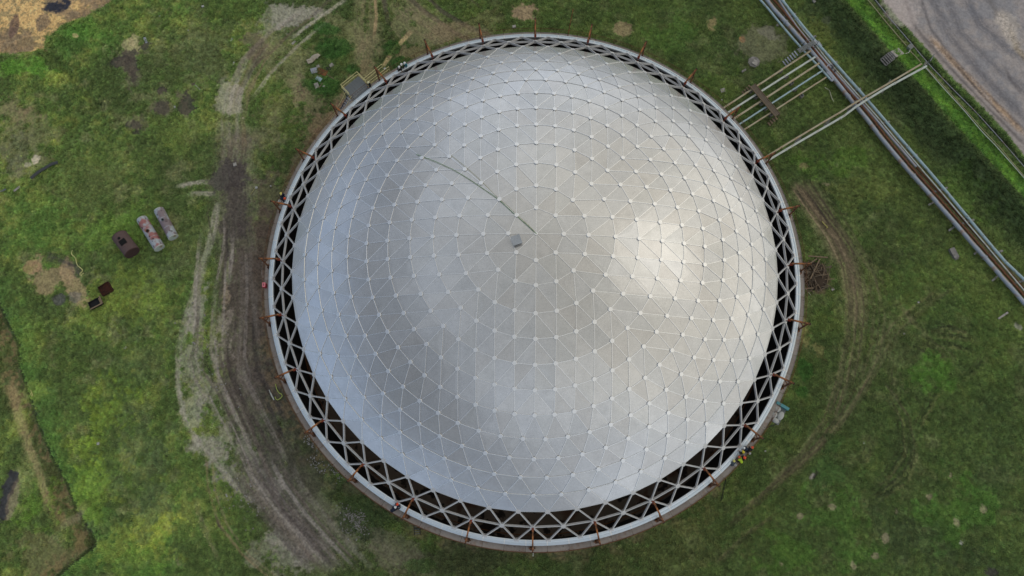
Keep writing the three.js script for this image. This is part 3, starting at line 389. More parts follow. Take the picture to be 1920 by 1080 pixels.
// ------------------------------------------------------------------ tank
const tank = thing('storage_tank', 'round steel storage tank with rusty rim walkway under the dome', 'tank', V3(0, 0, 0));
{
  mesh('shell', lathe([[30.30, .02], [30.45, .02], [30.45, WY - .05], [30.30, WY - .05], [30.30, .02]]), M.shell, tank);
  const fl = new THREE.CircleGeometry(30.29, 120).rotateX(-Math.PI / 2).translate(0, .14, 0), u = fl.attributes.uv; for (let i = 0; i < u.count; i++) u.setXY(i, u.getX(i) * 61, u.getY(i) * 61);
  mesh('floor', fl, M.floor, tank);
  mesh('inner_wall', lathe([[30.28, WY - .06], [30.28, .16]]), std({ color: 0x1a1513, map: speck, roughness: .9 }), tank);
  mesh('floor_pipe', new THREE.TorusGeometry(29.75, .05, 8, 160).rotateX(Math.PI / 2).translate(0, 2.6, 0), M.jib, tank);
  mesh('wind_girder', lathe([[30.46, WY - .5], [30.58, WY - .5], [30.58, WY - .06], [30.46, WY - .06]]), M.rust, tank);
  const seg = (r0, r1, a0, a1, prof, n = 4) => {                              // swept profile between two azimuths
    const ps = [], us = [], m = prof.length, I = [];
    for (let i = 0; i <= n; i++) { const a = a0 + (a1 - a0) * i / n; let l = 0; prof.forEach(([r, y], j) => { if (j) l += Math.hypot(r - prof[j - 1][0], y - prof[j - 1][1]); ps.push(r * Math.sin(a), y, -r * Math.cos(a)); us.push(a * 30.5, l); }); }
    for (let i = 0; i < n; i++) for (let j = 0; j < m - 1; j++) { const k = i * m + j; I.push(k, k + 1, k + m, k + 1, k + m + 1, k + m); }
    const g = new THREE.BufferGeometry(); g.setAttribute('position', new THREE.Float32BufferAttribute(ps, 3)); g.setAttribute('uv', new THREE.Float32BufferAttribute(us, 2)); g.setIndex(I); const h = g.toNonIndexed(); h.computeVertexNormals(); return h;
  };
  const N = 84, gut = [[29.82, H - .32], [29.82, H + .06], [29.93, H + .09], [30.0, H + .02], [30.14, H - .05], [30.19, H + .02], [30.42, H - .16], [30.43, H - .28], [30.39, H - .28]];
  for (let i = 0; i < N; i++) { const a = 2 * Math.PI * (i + .2) / N, b = 2 * Math.PI * (i + 1.2) / N; mesh('gutter_panel', seg(0, 0, a + .0006, b - .0006, gut), M.gutter, tank);
    mesh('gutter_strap', seg(0, 0, b - .0018, b + .0018, gut.slice(1, 8).map(([r, y]) => [r + .004, y + .012]), 1), M.strap, tank);
    mesh('walkway_plate', seg(0, 0, a + .0004, b - .0004, [[30.46, WY - .05], [30.46, WY], [31.08, WY], [31.10, WY + .06], [31.12, WY + .06], [31.12, WY - .08]], 3), rnd() < .5 ? M.walk : M.walk2, tank);
    const c = V3(Math.sin(a), 0, -Math.cos(a)); mesh('rail_post', cyl(c.clone().multiplyScalar(31.07).setY(WY), c.clone().multiplyScalar(31.09).setY(WY + .95), .02, .022, 6), M.rust, tank);
    mesh('girder_bracket', bar(c.clone().multiplyScalar(30.59).setY(WY - .45), c.clone().multiplyScalar(31.05).setY(WY - .09), .05, .08), M.rust, tank); }
  mesh('top_rail', new THREE.TorusGeometry(31.09, .024, 6, 224).rotateX(Math.PI / 2).translate(0, WY + .95, 0), M.rust, tank);
  mesh('mid_rail', new THREE.TorusGeometry(31.08, .016, 6, 224).rotateX(Math.PI / 2).translate(0, WY + .55, 0), M.rust, tank);
}
// ------------------------------------------------------------------ jib cranes standing round the rim
const ORD = ['topmost', 'first', 'second', 'third', 'fourth', 'fifth', 'sixth', 'seventh', 'eighth', 'ninth', 'tenth', 'eleventh', 'twelfth', 'thirteenth', 'bottom', 'thirteenth', 'twelfth', 'eleventh', 'tenth', 'ninth', 'eighth', 'seventh', 'sixth', 'fifth', 'fourth', 'third', 'second', 'first'];
{
  const j = thing('jib_crane', '', 'jib crane', V3(0, 0, 0), 0, 'rusty jib cranes on the tank rim');
  const P = (r, y) => V3(0, y, -r), T0 = H + 2.3;                             // built at the north, turned round the tank's axis
  const ib = (a, b, w, h) => [bar(a.clone().add(V3(0, h / 2, 0)), b.clone().add(V3(0, h / 2, 0)), w, .025), bar(a.clone().add(V3(0, -h / 2, 0)), b.clone().add(V3(0, -h / 2, 0)), w, .025), bar(a, b, .03, h - .026)];
  mesh('post', [cyl(P(30.7, WY), P(30.7, T0 + .1), .1, .1, 8)], M.rust, j);
  mesh('base_plate', [box(.42, .05, .42, 0, WY + .03, -30.7), box(.3, .2, .03, 0, WY + .14, -30.7)], M.rust, j);
  mesh('arm', ib(P(30.9, T0), P(28.62, T0), .15, .2), M.jib, j);
  mesh('brace', bar(P(30.7, T0 - 1.5), P(29.9, T0 - .1), .09, .09), M.rust, j);
  mesh('foot_bar', [box(.7, .08, .1, 0, WY + .09, -30.7), box(.08, .3, .3, 0, WY + .2, -30.6)], M.jib, j);
  const ho = mesh('hoist', [box(.26, .2, .3, 0, T0 - .2, -28.72), cyl(P(28.6, T0 - .3), P(28.58, ringY(13) + .1), .028, .028, 6)], M.jibEnd, j);
  mesh('hook', [new THREE.TorusGeometry(.09, .028, 6, 12, 4.6).translate(0, ringY(13) + .17, -28.58)], M.rust, ho);
  mesh('end_cap', box(.2, .3, .06, 0, T0, -30.94), M.dark, j);
  for (let i = 0; i < 28; i++) {
    const c = i ? j.clone() : j; if (i) { c.name = numbered('jib_crane'); scene.add(c); }
    c.rotation.y = -(2 * Math.PI * i / 28 - .00741);
    const t = i * 12 / 28, hr = Math.floor(t) || 12, mi = Math.round((t % 1) * 60), side = i === 0 ? 'topmost' : i === 14 ? 'bottommost, nearest the foot of the picture' : ORD[i] + (i < 14 ? ' clockwise from the topmost one' : ' anticlockwise from the topmost one');
    c.userData.label = i === 0 ? 'rusty jib crane on the tank rim at twelve o\'clock, topmost of the ring' : i === 14 ? 'rusty jib crane at six o\'clock on the rim, lowest in the picture' : `rusty jib crane on the tank rim, ${side}`;
  }
}
// ------------------------------------------------------------------ things lying on the dome
function onDome(px, py, lift = .06) { const d = ray(px, py), o = CP.clone().sub(CEN), b = o.dot(d), R = RS + lift, c = o.dot(o) - R * R; return CP.clone().addScaledVector(d, -b - Math.sqrt(b * b - c)); }
{
  const line = l => l.map(p => onDome(p[0], p[1], .11 + (p[2] ?? 0)));
  tag(mesh('rope', tube(line([[1006, 438, .06], [992, 425], [975, 410], [962, 399], [945, 383], [927, 368], [905, 353], [880, 336], [850, 318], [815, 302], [780, 289]]), .026, 6, .5), std({ color: 0x6a8f58, roughness: .9 })), 'dark green rope lying on the dome from its apex to the upper left', 'rope');
  tag(mesh('rope', tube(line([[1004, 436, .06], [990, 421], [972, 405], [952, 386], [936, 373], [918, 355], [896, 333], [870, 310], [846, 291]]), .016, 6, .5), std({ color: 0xa6a478, roughness: .9 })), 'thin olive rope beside the green rope on the dome', 'rope');
  const p = onDome(968.5, 452), n = outN(p), t = thing('roof_vent', 'small square grey roof vent with tilted lid near the dome apex', 'vent', p); t.quaternion.setFromUnitVectors(UP, n).multiply(new THREE.Quaternion().setFromAxisAngle(UP, .35));
  mesh('curb', box(.66, .4, .66, 0, .2, 0), M.steel, t); mesh('lid', [box(.96, .05, .96, 0, .42, 0), box(.96, .1, .03, 0, .37, .46), box(.96, .1, .03, 0, .37, -.46), box(.03, .1, .88, .46, .37, 0), box(.03, .1, .88, -.46, .37, 0)], std({ color: 0xcdd3d9, map: speck, metalness: .3, roughness: .5 }), t);
}
// ------------------------------------------------------------------ pipelines east of the tank
const pix = (l, y) => l.map(p => at(p[0], p[1], p[2] ?? y));
function pipeline(label, group, pts, r, mat, y, flange = 11, per = 3) {
  const P = pix(pts, y), t = thing('pipeline', label, 'pipe', V3(0, 0, 0), 0, group), c = new THREE.CatmullRomCurve3(P, false, 'catmullrom', .1), L = c.getLength();
  mesh('pipe_run', tube(P, r, 10, per, .1), mat, t);
  for (let l = flange * .6; l < L; l += flange) { const a = c.getPointAt(l / L), d = c.getTangentAt(l / L); mesh('flange', cyl(a.clone().addScaledVector(d, -.05), a.clone().addScaledVector(d, .05), r * 1.35, r * 1.35, 12), mat, t); }
  return t;
}
const RACK = 'parallel pipes of the pipe rack';
pipeline('thin pale blue pipe on the tank side of the pipe rack', RACK, [[1395, -38], [1415, -12], [1440, 16], [1465, 47], [1502, 90], [1540, 130], [1556, 148]], .15, M.paleBlue, 1.1);
{ const t = thing('pipe_bend', 'pale grey pipe bend closing the end of the thin blue pipe', 'pipe bend', V3(0, 0, 0)); mesh('bend', tube(pix([[1556, 148], [1559.5, 151.5], [1561.5, 149], [1559, 145], [1549, 134]], 1.1), .14, 8, .2, .5), M.grey, t); mesh('collar', cyl(at(1548.2, 133.2, 1.1), at(1550, 135.2, 1.1), .2, .2, 10), M.steel, t); }
pipeline('widest pipe of the rack, weathered grey with rusty stains', RACK, [[1410, -40], [1437, 0], [1460, 28], [1490, 60], [1522, 98], [1552, 133], [1594, 186], [1615, 210], [1661, 270], [1701, 317], [1764, 388], [1814, 446], [1864, 503], [1899, 543], [1930, 580]], .29, M.big, .95, 14);
pipeline('thin rust brown pipe hugging the widest grey pipe of the rack', RACK, [[1424, -38], [1449, 0], [1470, 22], [1498, 58], [1518, 82], [1541, 112], [1558, 132], [1584, 163], [1602, 184], [1624, 208], [1670, 268], [1710, 315], [1772, 385], [1822, 443], [1872, 499], [1907, 539], [1938, 576]], .15, M.rust, .95, 14);
pipeline('medium violet grey pipe in the middle of the rack', RACK, [[1435, -38], [1459, -2], [1480, 30], [1499, 58], [1521, 83], [1545, 113], [1569, 139], [1590, 164], [1608, 184], [1634, 214], [1676, 264], [1718, 313]], .15, M.grey, .95, 12);
pipeline('rust pipe running low in the dark gap of the rack to the lower right', RACK, [[1718, 313], [1780, 383], [1830, 440], [1880, 496], [1916, 537], [1948, 574]], .12, M.rust, .7, 12);
pipeline('slim grey pipe just left of the pale blue outer pipe', RACK, [[1446, -38], [1468, -2], [1490, 35], [1508, 58], [1531, 86], [1558, 121], [1581, 147], [1604, 173], [1644, 218], [1686, 269], [1744, 336], [1800, 402], [1864, 478], [1908, 530], [1950, 580]], .09, M.pale, .95, 12);
pipeline('pale blue outer pipe along the far side of the rack', RACK, [[1440, -36], [1466, 0], [1490, 30], [1514, 60], [1534, 83], [1559, 111], [1580, 135], [1615, 174], [1697, 270], [1755, 336], [1815, 408], [1880, 486], [1920, 524], [1950, 558]], .19, M.paleBlue, 1.05, 12);
{ // valve set on the violet grey pipe
  const t = thing('valve_set', 'small valve cluster on the rack pipes near their U bend', 'valve', V3(0, 0, 0)), b = at(1560, 128, 1.0), c = at(1565, 134, 1.0), d = at(1551, 124, 1.1), e = at(1557, 120, 1.1);
  mesh('bypass', tube([at(1548, 129, 1.0), d, e, at(1562, 124, 1.1)], .09, 8, .3, .3), M.grey, t);
  for (const q of [b, c]) { const v = mesh('valve', [cyl(q.clone().add(V3(0, -.2, 0)), q.clone().add(V3(0, .35, 0)), .16, .12, 10), cyl(q.clone().add(V3(0, .35, 0)), q.clone().add(V3(0, .55, 0)), .04, .04, 6)], M.steel, t); mesh('hand_wheel', new THREE.TorusGeometry(.18, .03, 6, 14).rotateX(Math.PI / 2).translate(q.x, q.y + .56, q.z), M.dark, v); }
}
const SUP = [[1434, -6, 1462, -14], [1462, 34, 1492, 26], [1497, 76, 1530, 68], [1538, 124, 1570, 116], [1582, 176, 1614, 166], [1632, 238, 1668, 228], [1686, 304, 1720, 290], [1738, 364, 1776, 352], [1790, 424, 1826, 412], [1840, 482, 1880, 470], [1888, 536, 1926, 524]];
SUP.forEach((s, i) => { const a = at(s[0], s[1], .55), b = at(s[2], s[3], .55), t = thing('pipe_support', `low concrete cross support under the rack pipes, ${['first', 'second', 'third', 'fourth', 'fifth', 'sixth', 'seventh', 'eighth', 'ninth', 'tenth', 'eleventh'][i]} from the top of the picture`, 'pipe support', V3(0, 0, 0), 0, 'cross supports under the pipe rack'); mesh('beam', bar(a, b, .25, .2), M.conc, t); for (const k of [.1, .9]) { const p = a.clone().lerp(b, k); mesh('leg', box(.24, .75, .24, p.x, .2, p.z), M.conc, t); } });
const BR = 'branch pipes from the rack to the tank';
const brEnd = [[1349, 207.5], [1360, 214], [1367, 228.5], [1376, 239.5], [1387, 248.5]], brS = [[1520, 95], [1528, 107], [1536, 118.5], [1541, 133], [1549, 145]];
['beige pipe from rack to tank, uppermost of the five', 'pale grey pipe from rack to tank, second of the five', 'tan pipe from rack to tank, middle of the five', 'pale bluish pipe from rack to tank, fourth of the five', 'tan pipe from rack to tank, lowest of the five'].forEach((l, i) => {
  const s = brS[i], e = brEnd[i], m = [s[0] + (e[0] - s[0]) * .5, s[1] + (e[1] - s[1]) * .5];
  pipeline(l, BR, [[...s, 1.25], [s[0] - 12, s[1] + (e[1] - s[1]) * 12 / (s[0] - e[0]), 1.2], [...m, 1.0], [...e, .9]], [.13, .14, .14, .12, .11][i], [M.tan, M.pale, M.tan, M.paleBlue, M.tan][i], 1, 5.6, 2);
});
[[1464, 133], [1474, 144], [1484, 156], [1491, 167], [1503, 180], [1408, 171], [1418, 182], [1428, 194], [1436, 203], [1446, 215]].forEach((q, i) => { const p = at(q[0], q[1], .4), t = thing('pipe_support', `small block under branch pipe ${['one', 'two', 'three', 'four', 'five'][i % 5]} from the top, ${i < 5 ? 'rack side' : 'tank side'} of the footbridge`, 'pipe support', p, .6, 'small blocks under the branch pipes'); mesh('block', box(.5, .5, .4, 0, -.1, 0), M.conc, t); mesh('saddle', box(.16, .4, .3, 0, .3, 0), M.steel, t); });
{ // footbridge over the branch pipes
  const a = at(1411, 160, 1.45), b = at(1458, 216, 1.45), d = b.clone().sub(a), L = d.length(); d.normalize(); const s = V3(-d.z, 0, d.x);
  const t = thing('footbridge', 'weathered grey plank footbridge crossing the five branch pipes', 'footbridge', V3(0, 0, 0));
  for (let i = 0; i < 6; i++) { const p = a.clone().addScaledVector(d, L * (i + .01) / 6), q = a.clone().addScaledVector(d, L * (i + .99) / 6); for (const k of [-.24, 0, .24]) mesh('plank', bar(p.clone().addScaledVector(s, k).add(V3(0, rr(-.01, .01), 0)), q.clone().addScaledVector(s, k), .22, .05), M.wood, t); }
  for (const k of [-.42, .42]) mesh('side_rail', bar(a.clone().addScaledVector(s, k).add(V3(0, .03, 0)), b.clone().addScaledVector(s, k).add(V3(0, .03, 0)), .06, .12), M.planks, t);
  for (const [e, sg] of [[a, -1], [b, 1]]) { for (let i = 1; i < 5; i++) { const p = e.clone().addScaledVector(s, .28 * i).addScaledVector(d, sg * .12).add(V3(0, -.29 * i, 0)); mesh('step', bar(p.clone().addScaledVector(d, -.3), p.clone().addScaledVector(d, .3), .24, .05), M.planks, t); } for (const k of [-.38, .38]) mesh('leg', box(.1, 1.42, .1, e.x + s.x * k, .71, e.z + s.z * k), M.wood, t); }
}
const T12 = 'two long pipes crossing over the rack to the yard';
pipeline('upper of two long pipes crossing the rack, tan at its yard end', T12, [[1727.5, 120, 2.2], [1660, 160, 2.1], [1625, 180, 1.9], [1593, 199, 1.7], [1575, 211, 1.3], [1547, 227, 1.1], [1475, 270, 1], [1419, 305, .9]], .13, M.tan, 1, 9, 2);
pipeline('lower of two long pipes crossing the rack, pale beside the tank', T12, [[1737, 124, 2.2], [1665, 163, 2.1], [1627, 186, 1.9], [1605, 200, 1.7], [1580, 219, 1.3], [1552, 235, 1.1], [1490, 271, 1], [1426, 309, .9]], .15, M.pale, 1, 9, 2);
[[1655, 168], [1594, 204], [1550, 231], [1496, 263], [1735, 122]].forEach((q, i) => { const p = on(q[0], q[1]), y = [2.0, 1.6, 1.0, .9, 2.1][i] - p.y, t = thing('pipe_trestle', ['steel trestle under the two long pipes on the berm slope', 'steel trestle under the two long pipes beside the rack', 'low trestle under the two long pipes left of the rack', 'low trestle under the two long pipes nearest the tank', 'end trestle of the two long pipes beside the yard channel'][i], 'pipe trestle', p, -.56, 'trestles under the two long pipes'); mesh('beam', box(.14, .12, 1.3, 0, y - .22, 0), M.steel, t); for (const k of [-.5, .5]) mesh('leg', box(.1, y - .2, .1, 0, (y - .2) / 2 - .1, k), M.steel, t); mesh('foot', box(.5, .14, 1.3, 0, .02, 0), M.conc, t); });
{ // stile over the rack
  const a = at(1497, 96, 2.0), b = at(1528, 79, 2.0), d = b.clone().sub(a).normalize(), s = V3(-d.z, 0, d.x), t = thing('pipe_stile', 'grey steel stile with stairs crossing over the pipe rack', 'stile', V3(0, 0, 0));
  for (const k of [-.24, 0, .24]) mesh('deck_plank', bar(a.clone().addScaledVector(s, k), b.clone().addScaledVector(s, k), .2, .04), M.steel, t);
  for (const k of [-.4, .4]) { mesh('hand_rail', bar(a.clone().addScaledVector(s, k).add(V3(0, 1, 0)), b.clone().addScaledVector(s, k).add(V3(0, 1, 0)), .05, .05), M.steel, t); for (const e of [0, .33, .66, 1]) { const p = a.clone().lerp(b, e).addScaledVector(s, k); mesh('rail_post', box(.05, 1, .05, p.x, 2.5, p.z), M.steel, t); } }
  for (const [e, sg] of [[a, -1], [b, 1]]) for (let i = 1; i < 7; i++) { const p = e.clone().addScaledVector(d, sg * .28 * i).add(V3(0, -.29 * i, 0)); mesh('stair_tread', bar(p.clone().addScaledVector(s, -.42), p.clone().addScaledVector(s, .42), .2, .04), M.grey, t); }
  for (const e of [a, b]) for (const k of [-.4, .4]) mesh('leg', box(.08, 2, .08, e.x + s.x * k, 1, e.z + s.z * k), M.steel, t);
}
{ // steps over the berm
  const a = on(1653, 121), b = on(1671, 106), t = thing('berm_steps', 'ladder of concrete steps and grey landing slab on the grassy berm', 'steps', V3(0, 0, 0)), d = b.clone().sub(a), s = V3(-d.z, 0, d.x).normalize();
  for (let i = 0; i < 6; i++) { const p = gy(a.clone().lerp(b, i / 5)).add(V3(0, .3, 0)); mesh('tread', bar(p.clone().addScaledVector(s, -.55), p.clone().addScaledVector(s, .55), .2, .1), M.conc, t); }
  for (const k of [-.6, .6]) for (let i = 0; i < 5; i++) { const p = gy(a.clone().lerp(b, i / 5)).addScaledVector(s, k).add(V3(0, .28, 0)), q = gy(a.clone().lerp(b, (i + 1) / 5)).addScaledVector(s, k).add(V3(0, .28, 0)); mesh('stringer', bar(p, q, .08, .16), M.conc, t); }
  const c = on(1672.5, 105), e = on(1687, 98.5); mesh('landing_slab', bar(c.add(V3(0, .42, 0)), e.add(V3(0, .42, 0)), 1.15, .12), M.concPale, t);
}
const thinP = (label, pts, r, m, y) => tag(mesh('thin_pipe', tube(pts.map(p => on(p[0], p[1]).add(V3(0, y, 0))), r, 6, 1.5), m), label, 'pipe');
thinP('thin yellowish pipe in the grass above the berm steps', [[1606, -18], [1632, 10], [1656, 40], [1678, 66], [1697, 88]], .05, M.tan, .35);
thinP('thin yellowish pipe between the grey box and the two long pipes', [[1704, 98], [1714, 108], [1724, 119]], .05, M.tan, .35);
thinP('left of two thin pale pipes running down beside the yard channel', [[1732, 128], [1765, 166], [1802, 206], [1840, 251], [1861, 272], [1900, 316], [1940, 362]], .06, M.pale, .35);
thinP('right of two thin pale pipes running down beside the yard channel', [[1736, 130], [1770, 167], [1808, 209], [1846, 252], [1868, 274], [1905, 318], [1940, 358]], .045, M.tan, .35);
thinP('slim grey cable pipe along the edge of the yard channel', [[1625, -18], [1640, 2], [1669, 39], [1706, 82], [1738, 120], [1781, 165], [1832, 216], [1875, 264], [1930, 328]], .06, M.grey, .25);
{ const p = on(1704, 91), t = thing('junction_box', 'small grey junction box with pipe stubs beside the yard channel', 'box', p, .7); mesh('cabinet', box(.6, .5, .6, 0, .25, 0), M.grey, t); mesh('lid', box(.68, .05, .68, 0, .53, 0), M.steel, t); mesh('stub', tube([V3(-.1, .4, .2), V3(-.8, .4, .5), V3(-1.3, .4, .3)], .05, 6, .3), M.pale, t); }

// ------------------------------------------------------------------ concrete pieces in the grass
{ const p = on(1413, 117), t = thing('manhole', 'pale concrete manhole slab with a square cover in the grass', 'manhole', p, -.6); mesh('slab', new THREE.CylinderGeometry(.85, .9, .2, 8).translate(0, .1, 0), M.conc, t); mesh('cover', box(.75, .12, .75, .22, .28, .1), M.concPale, t);
  tag(mesh('concrete_shard', box(.75, .14, .28, 0, 0, 0, 0, .6).translate(...on(1394.5, 133).add(V3(0, .07, 0)).toArray()), M.conc), 'small slab of concrete lying beside the manhole', 'slab'); }
{ const a = on(1781, 467).add(V3(0, .25, 0)), b = on(1791, 485).add(V3(0, .25, 0)); const t = thing('concrete_log', 'short grey concrete log lying in the grass below the pipe rack', 'block', V3(0, 0, 0)); mesh('body', bar(a, b, .7, .5), M.conc, t); mesh('broken_end', bar(b.clone().add(V3(0, -.04, 0)), b.clone().addScaledVector(b.clone().sub(a), .12), .5, .34), M.conc, t); }
[[1740, 385, 1751, 379], [1778, 433, 1790, 425], [1826, 477, 1833, 471], [1859, 527, 1870, 518], [1871, 598, 1889, 586], [1502, 62, 1498, 66]].forEach((q, i) => { const a = on(q[0], q[1]).add(V3(0, .08, 0)), b = on(q[2], q[3]).add(V3(0, .08, 0)); tag(mesh('sleeper', bar(a, b, .24, .16), M.concPale), ['pale sleeper left of the rack, uppermost of the row', 'pale sleeper left of the rack, second of the row', 'short pale sleeper left of the rack near its middle', 'pale sleeper beside the lower end of the rack', 'pale sleeper alone in the grass at the right edge', 'yellowish block beside the stile on the tank side'][i], 'sleeper', 'pale sleepers lying beside the rack'); });
{ // heap of branches and timber
  const c = on(1528, 518), t = thing('debris_pile', 'heap of old branches and timber in the grass right of the tank', 'debris pile', c);
  mesh('mound', new THREE.SphereGeometry(1, 14, 8).scale(1.7, .55, 2.0), std({ map: woodMap, color: 0xb0aaa4, roughness: 1 }), t);
  for (let i = 0; i < 90; i++) { const a = rr(0, 6.28), q = Math.sqrt(rnd()), x = q * 2 * Math.cos(a), z = q * 2.3 * Math.sin(a), y = .12 + .7 * (1 - q), l = rr(.5, 2.0), b = rr(0, 3.14), dx = Math.cos(b) * l / 2, dz = Math.sin(b) * l / 2; mesh('branch', cyl(V3(x - dx, y + rr(-.1, .2), z - dz), V3(x + dx, y + rr(-.1, .2), z + dz), rr(.03, .07), rr(.02, .05), 5), i % 3 ? M.wood : M.planks, t); }
  for (const [x0, z0, x1, z1] of [[-.9, -2.6, 1.6, -2.4], [.6, -2.2, -.9, .6], [-1.3, -1.2, .2, -2.2], [-2, 1.9, -.6, 1.8]]) mesh('timber', bar(V3(x0, .55, z0), V3(x1, .7, z1), .16, .12), M.planks, t);
}
// ------------------------------------------------------------------ old cylindrical tanks on the west meadow
function drum(name, label, c0, c1, r, mat, endMat, extra) {                   // c0, c1: photo points under the two end centres
  const a = at(...c0, r), b = at(...c1, r), t = thing(name, label, 'tank', V3(0, 0, 0)), d = b.clone().sub(a).normalize(), s = V3(-d.z, 0, d.x);
  mesh('barrel', cyl(a, b, r, r, 36, false), mat, t);
  for (const [e, o] of [[a, -1], [b, 1]]) mesh('end_plate', [cyl(e.clone().addScaledVector(d, o * -.02), e.clone().addScaledVector(d, o * .06), r * 1.012, r * .96, 36)], endMat, t);
  for (const k of [.02, .34, .67, .98]) { const p = a.clone().lerp(b, k); mesh('weld_band', cyl(p.clone().addScaledVector(d, -.03), p.clone().addScaledVector(d, .03), r * 1.006, r * 1.006, 36, false), mat, t); }
  extra(t, a, b, d, s);
  for (const k of [.22, .78]) { const p = a.clone().lerp(b, k); mesh('cradle', bar(p.clone().addScaledVector(s, -r * .7).setY(.1), p.clone().addScaledVector(s, r * .7).setY(.1), .2, .2), M.wood, t); }
  return t;
}
const peel = (red, sd) => std({ map: tex(256, 4.2, (u, v) => { let c = blend([186, 194, 200], [150, 156, 162], tile(u, v, 12, 4, sd)); c = blend(c, red, ss(.40, .52, tile(u, v, 5, 5, sd + 4)) * .9); return blend(c, [66, 54, 56], ss(.6, .68, tile(u, v, 16, 4, sd + 8)) * .8); }), roughness: .6, metalness: .1 });
const hole = (t, a, b, d, s, k, off, r, q, nm) => { const p = a.clone().lerp(b, k).addScaledVector(s, off), y = r + Math.sqrt(Math.max(0, r * r - off * off)); return [p, y]; };
drum('rusty_tank', 'short fat rusty tank with a square hole cut in its top', [224, 442], [248, 474], 1.02, std({ map: drumMap, roughness: .9 }), std({ map: drumMap, color: new THREE.Color(.62, .5, .5), roughness: .95 }), (t, a, b, d, s) => {
  const p = a.clone().lerp(b, .52), yaw = Math.atan2(d.x, d.z);
  mesh('cut_hole', box(.86, .1, .78, 0, 0, 0, 0, yaw, 0).translate(p.x - s.x * .05, 2.02, p.z - s.z * .05), M.black, t);
  mesh('pipe_hole', cyl(V3(p.x - d.x * .75 + s.x * .05, 1.95, p.z - d.z * .75 + s.z * .05), V3(p.x - d.x * .75 + s.x * .05, 2.06, p.z - d.z * .75 + s.z * .05), .19, .19, 12), M.black, t);
});
drum('white_tank', 'long white tank with peeling red paint, between the other two tanks', [266, 411], [299, 465], .72, peel([156, 96, 92], 51), M.pale, (t, a, b) => { const p = a.clone().lerp(b, .47); const m = mesh('manhole_neck', cyl(V3(p.x, 1.38, p.z), V3(p.x, 1.52, p.z), .26, .24, 14), M.rust, t); mesh('opening', cyl(V3(p.x, 1.5, p.z), V3(p.x, 1.53, p.z), .16, .16, 12), M.black, m); });
drum('white_tank', 'long white tank with dark flaking patches, rightmost of the three tanks', [298, 394], [325, 445], .68, peel([128, 112, 116], 71), M.pale, (t, a, b) => { const p = a.clone().lerp(b, .42); const m = mesh('manhole_neck', cyl(V3(p.x, 1.3, p.z), V3(p.x, 1.44, p.z), .22, .2, 14), M.steel, t); mesh('opening', cyl(V3(p.x, 1.42, p.z), V3(p.x, 1.45, p.z), .14, .14, 12), M.black, m); });
{ // two open steel trays
  const tray = (label, px, py, w, l, h, yaw, m, inn) => { const p = on(px, py), t = thing('steel_tray', label, 'tray', p, yaw); mesh('bottom', box(w - .06, .3, l - .06, 0, .16, 0), inn, t); for (const k of [-1, 1]) { mesh('side_wall', box(.05, h, l, k * (w / 2), h / 2, 0), m, t); mesh('end_wall', box(w - .06, h, .05, 0, h / 2, k * (l / 2 - .025)), m, t); } return t; };
  tray('open square tray of dark rusty steel in the grass', 200.5, 543, 1.35, 1.5, .55, -.95, std({ map: rustMap, color: new THREE.Color(.35, .28, .3), roughness: .9 }), std({ map: rustMap, color: new THREE.Color(.3, .22, .24), roughness: 1 }));
  const t = tray('dark box with bare timber on two edges, below the square tray', 182, 570, .95, 1.6, .6, -1.03, M.dark, std({ color: 0x23252c, map: speck, roughness: .9 }));
  mesh('edge_timber', box(.14, .1, 1.7, .52, .6, 0), M.planks, t); mesh('edge_timber', box(1.1, .1, .16, 0, .62, -.86), M.planks, t); mesh('edge_timber', box(.9, .08, .12, .1, .6, -.68), M.planks, t);
}
// ------------------------------------------------------------------ litter and scrap
const strip = (name, label, cat, pts, w, m, lift = .12, curl = .2) => {       // bent sheet strip with thickness lying on the ground
  const P = pts.map(p => on(p[0], p[1]).add(V3(0, lift, 0))), c = new THREE.CatmullRomCurve3(P), L = c.getLength(), sh = new THREE.Shape(); sh.moveTo(-.02, -w / 2); sh.quadraticCurveTo(-.02 - curl, 0, -.02, w / 2); sh.lineTo(.02, w / 2); sh.quadraticCurveTo(.02 - curl, 0, .02, -w / 2);
  return tag(mesh(name, new THREE.ExtrudeGeometry(sh, { steps: Math.max(6, Math.ceil(L / .3)), extrudePath: c }), m), label, cat);
};
strip('bent_strip', 'long dark curved strip of sheet lying at the left edge', 'strip', [[111, 306], [100, 309], [88, 316], [76, 323], [66, 331], [60, 336]], .45, std({ color: 0x55595c, map: speck, roughness: .8 }), .3, .25);
strip('bent_strip', 'short pale strip below the long curved dark strip', 'strip', [[38, 350], [33, 354], [27, 359]], .3, M.concPale, .1, .05); strip('bent_strip', 'small strip at the very left edge of the meadow', 'strip', [[12, 355], [6, 358], [-4, 361]], .25, M.steel, .1, .05);
strip('curved_sheet', 'pale tan curved sheet lying in the grass top left of the tank', 'sheet', [[577, 118], [585, 115], [590, 109], [596, 107], [599, 109]], .75, std({ map: concMap, color: new THREE.Color(1.7, 1.6, 1.35), roughness: .9 }), .3, .2);
const slab = (px, py, w, d, yaw, m, label, cat = 'scrap', h = .06, tilt = 0) => { const p = on(px, py); return tag(mesh('scrap_sheet', box(w, h, d, 0, h / 2 + Math.abs(tilt) * w / 2, 0, tilt, yaw).translate(p.x, p.y, p.z), m), label, cat); };
slab(596, 124.5, .5, .45, .5, M.concPale, 'small pale square plate below the curved sheet', 'plate'); slab(622, 123, .6, .5, .8, M.concPale, 'pale bent plate leaning on dark scrap below the lush grass', 'plate', .05, .3); slab(616, 129, .6, .5, .2, M.dark, 'dark scrap plate touching the pale bent plate', 'plate', .05, .1);
